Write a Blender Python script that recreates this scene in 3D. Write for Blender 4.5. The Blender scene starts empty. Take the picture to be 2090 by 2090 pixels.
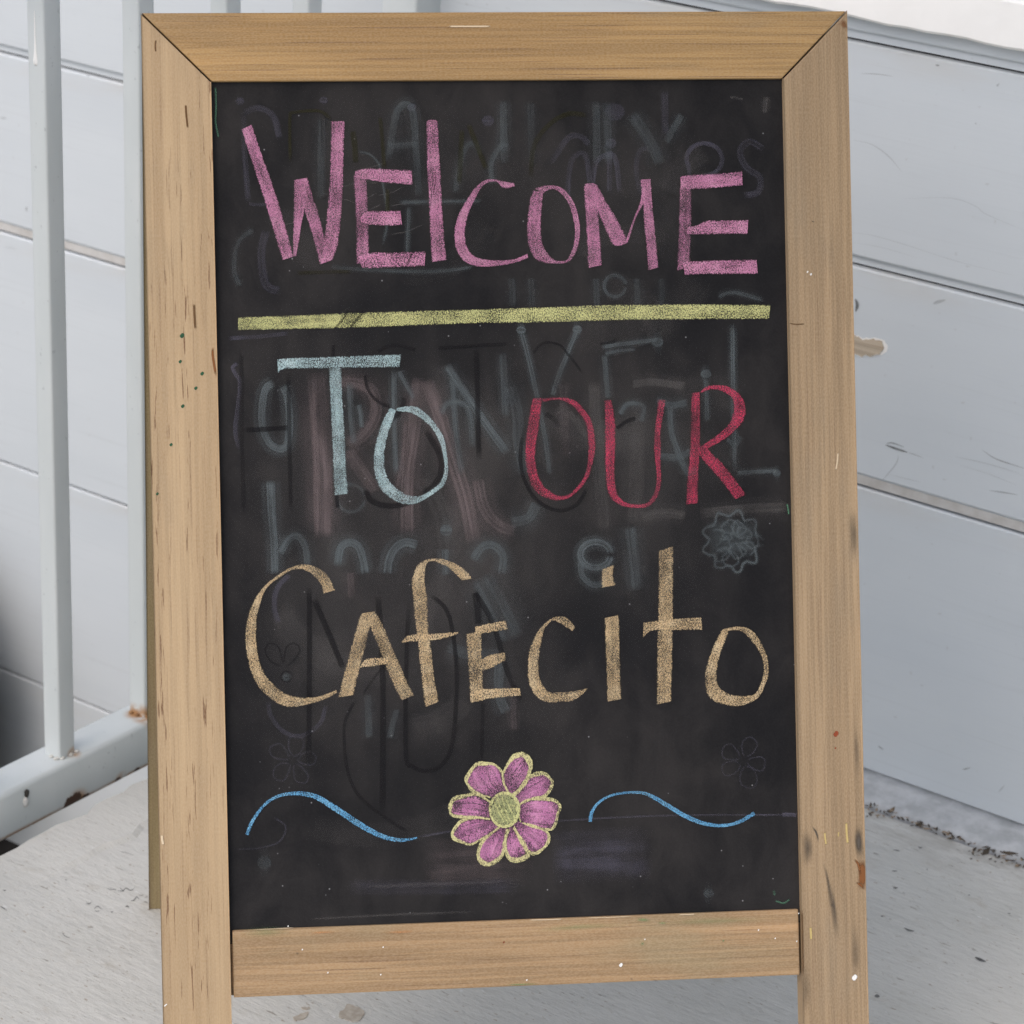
import bpy, bmesh, math, random
from mathutils import Vector, Matrix

# ------------------------------------------------------------------ measured data (lengths in 0.1 mm on the board, metres elsewhere)
INFO = {'f_mm': 100.36447,'cam': [0.0,0.0,1.52861],'right': [0.99895,0.01779,0.04229],'down': [0.04588,-0.38743,-0.92076],'fwd': [0.0,0.92173,-0.38784],'O': [-0.33372,2.38848,0.96634],'u': [0.99173,0.12676,0.01982],'v': [0.06764,-0.38527,-0.92032],'into': [-0.10903,0.91406,-0.39066],'wd': [0.8142,-0.58059,0.0],'rd': [0.58059,0.8142,0.0],'tw': 2.54216,'TWW': 2.61216,'edge': -1.9588,'sign': [0.05883,0.5514,0.05841,0.78059,0.8377],'L': 1.05,'Lr': 1.06314,'foot': [-0.35374,2.53766,0.0],'ZZ': {'Z': 0.83751,'A': 0.5962,'B': 0.34841,'C': 0.00913,'D': -0.31797,'T': 0.867,'T2': 0.91674}}
LETTERS = [('W','pink',[(('p',[(828,991,918,945),(898,1222,990,1177),(976,1480,1068,1405),(1046,1723,1145,1663),(1109,1951,1208,1906),(1155,2106,1250,2074)]),0.86,0.35),(('p',[(1245,2074,1272,2071),(1246,1952,1301,1923),(1252,1816,1329,1771),(1259,1634,1357,1665),(1264,1425,1382,1405)]),0.85,0.3),(('p',[(1271,1422,1382,1405),(1318,1559,1424,1560),(1356,1711,1473,1712),(1398,1848,1503,1849),(1440,2015,1536,2009),(1472,2145,1575,2111)]),0.72,0.3),(('p',[(1593,924,1711,924),(1586,1121,1696,1198),(1570,1424,1684,1486),(1547,1652,1663,1729),(1524,1849,1631,1972),(1475,2143,1582,2108)]),0.8,0.55)]),('E','pink',[(('p',[(1773,1388,1887,1382),(1782,1639,1892,1640),(1785,1882,1894,1884),(1779,2148,1898,2127)]),0.6,0.25),(('p',[(1793,1347,1783,1408),(1903,1329,1894,1427),(2086,1338,2083,1457),(2275,1347,2278,1472)]),0.88,0.8),(('p',[(1827,1749,1832,1789),(1880,1698,1878,1807),(2032,1695,2030,1821),(2170,1692,2182,1818)]),0.92,0.9),(('p',[(1796,2080,1833,2179),(1887,2051,1900,2185),(2101,2050,2098,2178),(2379,2048,2367,2171)]),0.86,1.0)]),('l','pink',[(('p',[(2431,917,2492,918),(2410,952,2510,953),(2408,1127,2515,1128),(2407,1310,2522,1311),(2413,1524,2528,1525),(2418,1737,2535,1738),(2421,1920,2544,1921),(2430,2137,2559,2120)]),0.75,0.6)]),('C','pink',[(('p',[(3155,1467,3162,1496),(3048,1446,3062,1512),(2987,1433,3009,1456),(2910,1437,2925,1464),(2816,1505,2865,1513),(2737,1618,2817,1604),(2665,1740,2758,1725),(2628,1892,2724,1878),(2636,2014,2736,2000),(2695,2122,2781,2077),(2786,2173,2864,2113),(2893,2185,2972,2128),(3047,2172,3095,2126),(3171,2146,3172,2112),(3264,2113,3257,2075)]),0.85,0.35)]),('O','pink',[(('e',[(3320,1530),(3282,1641),(3262,1809),(3259,1921),(3274,2033),(3321,2117),(3398,2158),(3496,2164),(3595,2160),(3653,2114),(3697,2024),(3722,1884),(3710,1758),(3677,1645),(3623,1561),(3567,1511),(3511,1490),(3426,1492),(3334,1513)],[(3411,1553),(3398,1642),(3385,1782),(3382,1901),(3394,1992),(3428,2063),(3476,2119),(3518,2141),(3596,2135),(3632,2079),(3663,1995),(3675,1883),(3663,1785),(3634,1673),(3587,1588),(3524,1532),(3482,1524),(3433,1538),(3408,1559)]),0.78,0.35)]),('M','pink',[(('p',[(3783,1478,3851,1473),(3761,1506,3881,1507),(3768,1716,3885,1717),(3777,1955,3897,1956),(3781,2207,3906,2181)]),0.78,0.3),(('p',[(3807,1534,3879,1486),(3881,1731,3963,1648),(3948,1894,4042,1782),(4002,2006,4121,1938),(4066,2017,4130,1994)]),0.78,0.4),(('p',[(4106,1994,4134,1987),(4139,1917,4164,1910),(4192,1777,4213,1770),(4251,1637,4280,1651),(4268,1511,4303,1539)]),0.85,0.3),(('p',[(4256,1447,4348,1444),(4272,1651,4356,1596),(4282,1862,4369,1793),(4299,2073,4384,2004),(4305,2231,4398,2208)]),0.8,0.35)]),('E','pink',[(('p',[(4604,1458,4703,1501),(4593,1654,4698,1726),(4579,1936,4690,1937),(4561,2238,4673,2204)]),0.58,0.2),(('p',[(4608,1422,4610,1521),(4719,1409,4716,1536),(4933,1401,4931,1524),(5151,1382,5153,1505)]),0.9,0.6),(('p',[(4659,1859,4654,1922),(4724,1853,4722,1927),(4839,1809,4836,1927),(4996,1808,4993,1926),(5196,1806,5187,1928)]),0.92,0.8),(('p',[(4610,2161,4629,2281),(4774,2156,4772,2272),(4988,2152,4986,2274),(5263,2152,5269,2275)]),0.88,0.85)]),('-','yellow',[(('p',[(766,2587,763,2699),(1027,2581,1009,2698),(1299,2576,1297,2695),(1542,2569,1524,2695),(1651,2566,1615,2693)]),0.95,0.25),(('p',[(1651,2566,1615,2693),(1724,2564,1691,2693),(1855,2561,1782,2690)]),0.62,0.6),(('p',[(1855,2561,1782,2690),(2242,2555,2209,2682),(2924,2548,2921,2665)]),0.85,0.75),(('p',[(2925,2546,2922,2667),(3347,2540,3344,2671),(3913,2527,3910,2661),(4338,2530,4336,2661),(4766,2532,4906,2664),(5374,2548,5361,2668)]),0.85,0.8)]),('T','teal',[(('p',[(1090,2949,1094,3069),(1148,2945,1146,3036),(1343,2940,1341,3034),(1733,2933,1731,3033),(2149,2925,2131,3036)]),0.9,0.85),(('p',[(1527,3033,1635,3032),(1533,3310,1641,3312),(1540,3571,1652,3573),(1546,3896,1660,3898),(1553,4120,1673,4110)]),0.8,0.25)]),('O','teal',[(('e',[(2043,3382),(1982,3488),(1934,3617),(1901,3747),(1892,3851),(1900,3955),(1937,4061),(1994,4127),(2084,4188),(2175,4216),(2280,4198),(2400,4129),(2493,4059),(2528,3968),(2531,3851),(2514,3693),(2490,3615),(2439,3535),(2375,3456),(2285,3382),(2220,3368),(2102,3385)],[(2095,3405),(2060,3515),(2019,3619),(1992,3749),(1985,3840),(1992,3918),(2023,3997),(2074,4063),(2138,4110),(2203,4138),(2295,4140),(2374,4096),(2454,4039),(2493,3955),(2498,3850),(2474,3719),(2437,3627),(2386,3547),(2309,3481),(2232,3433),(2167,3419),(2101,3411)]),0.88,0.55)]),('O','red',[(('e',[(3276,3326),(3242,3473),(3218,3612),(3201,3752),(3205,3892),(3230,4018),(3277,4117),(3354,4175),(3452,4205),(3508,4203),(3579,4186),(3665,4118),(3738,4029),(3783,3903),(3812,3764),(3804,3623),(3778,3510),(3723,3425),(3654,3354),(3570,3322),(3471,3320),(3355,3328)],[(3358,3321),(3341,3460),(3324,3586),(3296,3726),(3290,3865),(3309,3978),(3356,4077),(3411,4127),(3467,4163),(3509,4171),(3580,4151),(3652,4083),(3710,4000),(3741,3888),(3751,3762),(3747,3636),(3728,3538),(3673,3452),(3611,3388),(3541,3345),(3471,3337),(3372,3355)]),0.7,0.45)]),('U','red',[(('e',[(3904,3351),(3900,3555),(3897,3765),(3895,3976),(3919,4159),(3988,4244),(4073,4277),(4158,4286),(4250,4282),(4315,4237),(4359,4168),(4383,4056),(4379,3915),(4385,3775),(4385,3634),(4410,3494),(4434,3356)],[(3963,3352),(3984,3486),(3992,3627),(3983,3837),(3976,4019),(3991,4146),(4032,4210),(4088,4246),(4165,4259),(4244,4250),(4287,4209),(4324,4139),(4341,4027),(4336,3914),(4325,3774),(4336,3619),(4370,3355)]),0.74,0.45)]),('R','red',[(('p',[(4663,3301,4738,3296),(4653,3569,4736,3570),(4638,3822,4726,3809),(4612,4032,4709,4034),(4592,4264,4697,4257)]),0.68,0.35),(('e',[(4742,3291),(4793,3247),(4893,3235),(4993,3251),(5078,3309),(5126,3380),(5139,3465),(5115,3549),(5056,3618),(4954,3701),(4853,3756),(4795,3783)],[(4749,3300),(4814,3276),(4892,3277),(4963,3307),(5019,3350),(5032,3421),(5023,3491),(4986,3575),(4913,3644),(4826,3706),(4753,3754),(4703,3781)]),0.82,0.6),(('p',[(4703,3781,4775,3747),(4736,3866,4830,3826),(4820,3966,4921,3912),(4917,4081,5018,4041),(5026,4230,5123,4191)]),0.76,0.5)]),('C','tan',[(('e',[(1539,4932),(1515,4866),(1477,4800),(1413,4747),(1336,4715),(1258,4706),(1154,4734),(1049,4796),(957,4865),(877,4954),(816,5070),(789,5160),(767,5276),(768,5406),(787,5536),(823,5654),(873,5746),(949,5826),(1025,5887),(1115,5920),(1206,5918),(1297,5901),(1388,5878),(1467,5848),(1539,5811)],[(1441,4958),(1423,4890),(1385,4830),(1334,4784),(1283,4754),(1244,4745),(1166,4756),(1081,4806),(985,4873),(929,4949),(894,5059),(870,5149),(861,5279),(867,5409),(884,5526),(921,5618),(965,5684),(1028,5751),(1092,5798),(1156,5826),(1220,5841),(1311,5843),(1389,5833),(1468,5809),(1531,5786)]),0.86,0.45)]),('A','tan',[(('p',[(1756,5139,1887,5120),(1717,5249,1825,5284),(1672,5404,1800,5388),(1627,5559,1754,5550),(1585,5701,1711,5705),(1545,5850,1678,5834)]),0.82,0.45),(('p',[(1807,5199,1887,5130),(1863,5331,1949,5255),(1918,5476,2011,5413),(1967,5621,2061,5532),(2029,5779,2129,5704),(2086,5892,2198,5849)]),0.72,0.5),(('p',[(1740,5592,1743,5602),(1787,5531,1785,5596),(1865,5520,1864,5592),(1996,5517,1968,5575)]),0.9,0.95)]),('f','tan',[(('e',[(2718,4863),(2693,4817),(2641,4770),(2563,4722),(2472,4690),(2407,4682),(2315,4694),(2251,4734),(2214,4805),(2195,4883),(2203,5001),(2213,5158),(2229,5315),(2245,5472),(2261,5668),(2276,5839),(2290,5954)],[(2626,4874),(2600,4841),(2561,4807),(2510,4760),(2432,4721),(2393,4706),(2343,4708),(2324,4742),(2315,4794),(2310,4886),(2328,5004),(2331,5161),(2334,5318),(2357,5475),(2372,5671),(2395,5816),(2413,5911)]),0.78,0.6),(('p',[(2101,5387,2103,5396),(2157,5336,2168,5394),(2261,5329,2260,5387),(2419,5324,2418,5379),(2590,5318,2583,5337)]),0.9,1.0)]),('E','tan',[(('p',[(2655,5339,2787,5316),(2662,5483,2790,5487),(2674,5680,2792,5683),(2681,5929,2794,5906)]),0.72,0.7),(('p',[(2735,5276,2740,5341),(2841,5255,2846,5331),(2999,5230,3015,5309)]),0.95,0.9),(('p',[(2754,5604,2766,5656),(2795,5552,2806,5657),(2861,5521,2872,5633),(2987,5505,2992,5571)]),0.85,0.8),(('p',[(2680,5857,2684,5929),(2750,5816,2754,5918),(2934,5812,2932,5890),(3108,5814,3120,5883)]),0.95,0.9)]),('C','tan',[(('e',[(3600,5307),(3570,5256),(3514,5212),(3430,5210),(3358,5250),(3286,5318),(3231,5415),(3198,5498),(3181,5637),(3185,5749),(3211,5834),(3273,5913),(3371,5951),(3456,5942),(3555,5942),(3641,5895),(3698,5838)],[(3575,5337),(3526,5304),(3471,5267),(3408,5240),(3360,5281),(3331,5319),(3309,5417),(3289,5514),(3276,5640),(3284,5724),(3311,5795),(3359,5852),(3415,5861),(3486,5860),(3571,5856),(3642,5844),(3696,5834)]),0.84,0.6)]),('i','tan',[(('p',[(3848,4811,3955,4774),(3840,4884,3942,4858),(3841,4968,3962,4949)]),0.95,0.3),(('p',[(3860,5232,3988,5208),(3860,5446,3987,5449),(3864,5726,3989,5702),(3869,5955,3995,5934)]),0.86,0.2)]),('t','tan',[(('p',[(4344,4664,4475,4625),(4336,5037,4465,5040),(4317,5458,4452,5462),(4306,5739,4439,5743),(4299,5992,4428,5967)]),0.78,0.55),(('p',[(4200,5279,4193,5410),(4278,5271,4255,5355),(4364,5259,4362,5349),(4492,5252,4490,5353),(4709,5246,4712,5356)]),0.93,0.7)]),('O','tan',[(('e',[(4882,5360),(4815,5485),(4762,5611),(4731,5723),(4729,5835),(4755,5935),(4818,5986),(4918,6017),(5018,6027),(5119,6002),(5206,5948),(5251,5864),(5289,5752),(5285,5625),(5244,5511),(5189,5411),(5119,5352),(5033,5336),(4961,5341),(4889,5358)],[(4946,5376),(4901,5488),(4863,5585),(4839,5683),(4831,5754),(4836,5824),(4878,5882),(4941,5919),(5020,5935),(5091,5937),(5163,5925),(5208,5856),(5243,5751),(5241,5638),(5200,5538),(5145,5466),(5089,5401),(5032,5367),(4961,5369),(4903,5378)]),0.86,0.65)]),('~','blue',[(('c',[(744,6999),(777,6915),(831,6826),(910,6737),(1002,6683),(1106,6661),(1236,6665),(1365,6708),(1518,6810),(1672,6919),(1801,7002),(1930,7063),(2060,7089),(2196,7075)],[28.9,28.9,28.9,26.3,26.3,28.9,39.4,47.3,52.6,52.6,47.3,39.4,31.6,15.8]),0.9,0.8)]),('~','blue',[(('c',[(3696,6987),(3711,6909),(3765,6832),(3860,6774),(3993,6747),(4153,6752),(4258,6795),(4390,6879),(4548,6976),(4707,7040),(4867,7058),(5002,7031),(5138,6962)],[34.2,31.6,23.7,21.0,21.0,26.3,34.2,39.4,42.1,34.2,28.9,31.6,36.8]),0.9,0.5)])]
PETALS = [((2800,6587),[(2836,6746),(2762,6721),(2681,6682),(2637,6636),(2627,6576),(2670,6511),(2730,6468),(2798,6448),(2865,6457),(2909,6488),(2937,6549),(2951,6631),(2993,6721),(2906,6811)],('c',[(2836,6746),(2762,6721),(2681,6682),(2637,6636),(2627,6576),(2670,6511),(2730,6468),(2798,6448),(2865,6457),(2909,6488),(2937,6549),(2951,6631),(2993,6721)],[18.8,30.8,37.7,34.3,27.4,17.1])),((3085,6522),[(2952,6549),(2980,6491),(3015,6432),(3068,6389),(3128,6380),(3165,6415),(3186,6482),(3176,6556),(3145,6622),(3091,6687),(3030,6737),(2953,6732)],('c',[(2952,6549),(2980,6491),(3015,6432),(3068,6389),(3128,6380),(3165,6415),(3186,6482),(3176,6556),(3145,6622),(3091,6687),(3030,6737)],[25.4,41.6,50.8,46.2,36.9,23.1])),((3222,6672),[(3038,6738),(3084,6695),(3137,6629),(3191,6587),(3244,6559),(3304,6560),(3355,6599),(3369,6652),(3353,6711),(3299,6754),(3209,6766),(3081,6821),(2987,6807)],('c',[(3038,6738),(3084,6695),(3137,6629),(3191,6587),(3244,6559),(3304,6560),(3355,6599),(3369,6652),(3353,6711),(3299,6754),(3209,6766),(3081,6821)],[20.5,33.5,41.0,37.2,29.8,18.6])),((3287,6899),[(3081,6821),(3149,6786),(3247,6774),(3344,6781),(3411,6809),(3432,6847),(3416,6921),(3399,6988),(3353,7038),(3293,7036),(3204,7011),(3115,6978),(3004,6841)],('c',[(3081,6821),(3149,6786),(3247,6774),(3344,6781),(3411,6809),(3432,6847),(3416,6921),(3399,6988),(3353,7038),(3293,7036),(3204,7011),(3115,6978)],[18.8,30.8,37.7,34.3,27.4,17.1])),((3192,7112),[(3024,7012),(3060,7080),(3111,7164),(3154,7225),(3214,7238),(3274,7214),(3320,7164),(3333,7104),(3315,7052),(3204,7011),(3100,6970),(2982,6917)],('c',[(3024,7012),(3060,7080),(3111,7164),(3154,7225),(3214,7238),(3274,7214),(3320,7164),(3333,7104),(3315,7052),(3204,7011),(3100,6970)],[18.8,30.8,37.7,34.3,27.4,17.1])),((3038,7170),[(2987,7018),(2967,7092),(2957,7173),(2967,7248),(3011,7287),(3071,7296),(3123,7276),(3139,7239),(3111,7156),(3060,7073),(3024,7012),(2967,6920)],('c',[(2987,7018),(2967,7092),(2957,7173),(2967,7248),(3011,7287),(3071,7296),(3123,7276),(3139,7239),(3111,7156),(3060,7073),(3024,7012)],[25.4,41.6,50.8,46.2,36.9,23.1])),((2850,7175),[(2920,7009),(2829,7065),(2768,7122),(2729,7188),(2717,7254),(2742,7307),(2809,7320),(2876,7297),(2922,7246),(2946,7173),(2959,7092),(2979,7025),(2940,6916)],('c',[(2920,7009),(2829,7065),(2768,7122),(2729,7188),(2717,7254),(2742,7307),(2809,7320),(2876,7297),(2922,7246),(2946,7173),(2959,7092),(2979,7025)],[20.5,33.5,41.0,37.2,29.8,18.6])),((2672,7028),[(2832,6939),(2758,6921),(2653,6925),(2571,6952),(2518,6995),(2502,7046),(2523,7099),(2582,7134),(2663,7141),(2746,7107),(2829,7065),(2890,7015),(2905,6888)],('c',[(2832,6939),(2758,6921),(2653,6925),(2571,6952),(2518,6995),(2502,7046),(2523,7099),(2582,7134),(2663,7141),(2746,7107),(2829,7065),(2890,7015)],[18.8,30.8,37.7,34.3,27.4,17.1])),((2646,6823),[(2850,6798),(2791,6759),(2702,6723),(2613,6724),(2523,6751),(2485,6794),(2480,6845),(2513,6891),(2609,6916),(2713,6920),(2825,6931),(2912,6832)],('c',[(2850,6798),(2791,6759),(2702,6723),(2613,6724),(2523,6751),(2485,6794),(2480,6845),(2513,6891),(2609,6916),(2713,6920),(2825,6931)],[18.8,30.8,37.7,34.3,27.4,17.1]))]
CORE = ((2953,6857),[(2905,6724),(2940,6713),(2977,6716),(3012,6730),(3041,6756),(3063,6791),(3074,6832),(3075,6875),(3066,6917),(3046,6953),(3018,6981),(2984,6998),(2948,7002),(2912,6994),(2879,6973),(2853,6942),(2837,6904),(2830,6861),(2834,6819),(2849,6779),(2874,6747),(2905,6724)],('c',[(2905,6724),(2940,6713),(2977,6716),(3012,6730),(3041,6756),(3063,6791),(3074,6832),(3075,6875),(3066,6917),(3046,6953),(3018,6981),(2984,6998),(2948,7002),(2912,6994),(2879,6973),(2853,6942),(2837,6904),(2830,6861),(2834,6819),(2849,6779),(2874,6747),(2905,6724)],[22.3,33.5,29.8,20.9,25.3]),[('c',[(2858,6769),(2908,6882),(2951,6965)],[10.4,16.4,8.9]),('c',[(2892,6755),(2941,6898),(2984,6966)],[10.4,16.4,8.9]),('c',[(2933,6742),(2982,6914),(3025,6968)],[10.4,16.4,8.9]),('c',[(2970,6773),(3020,6886),(3063,6969)],[10.4,16.4,8.9]),('c',[(2999,6818),(3051,6842),(3093,6970)],[10.4,16.4,8.9])])
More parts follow.
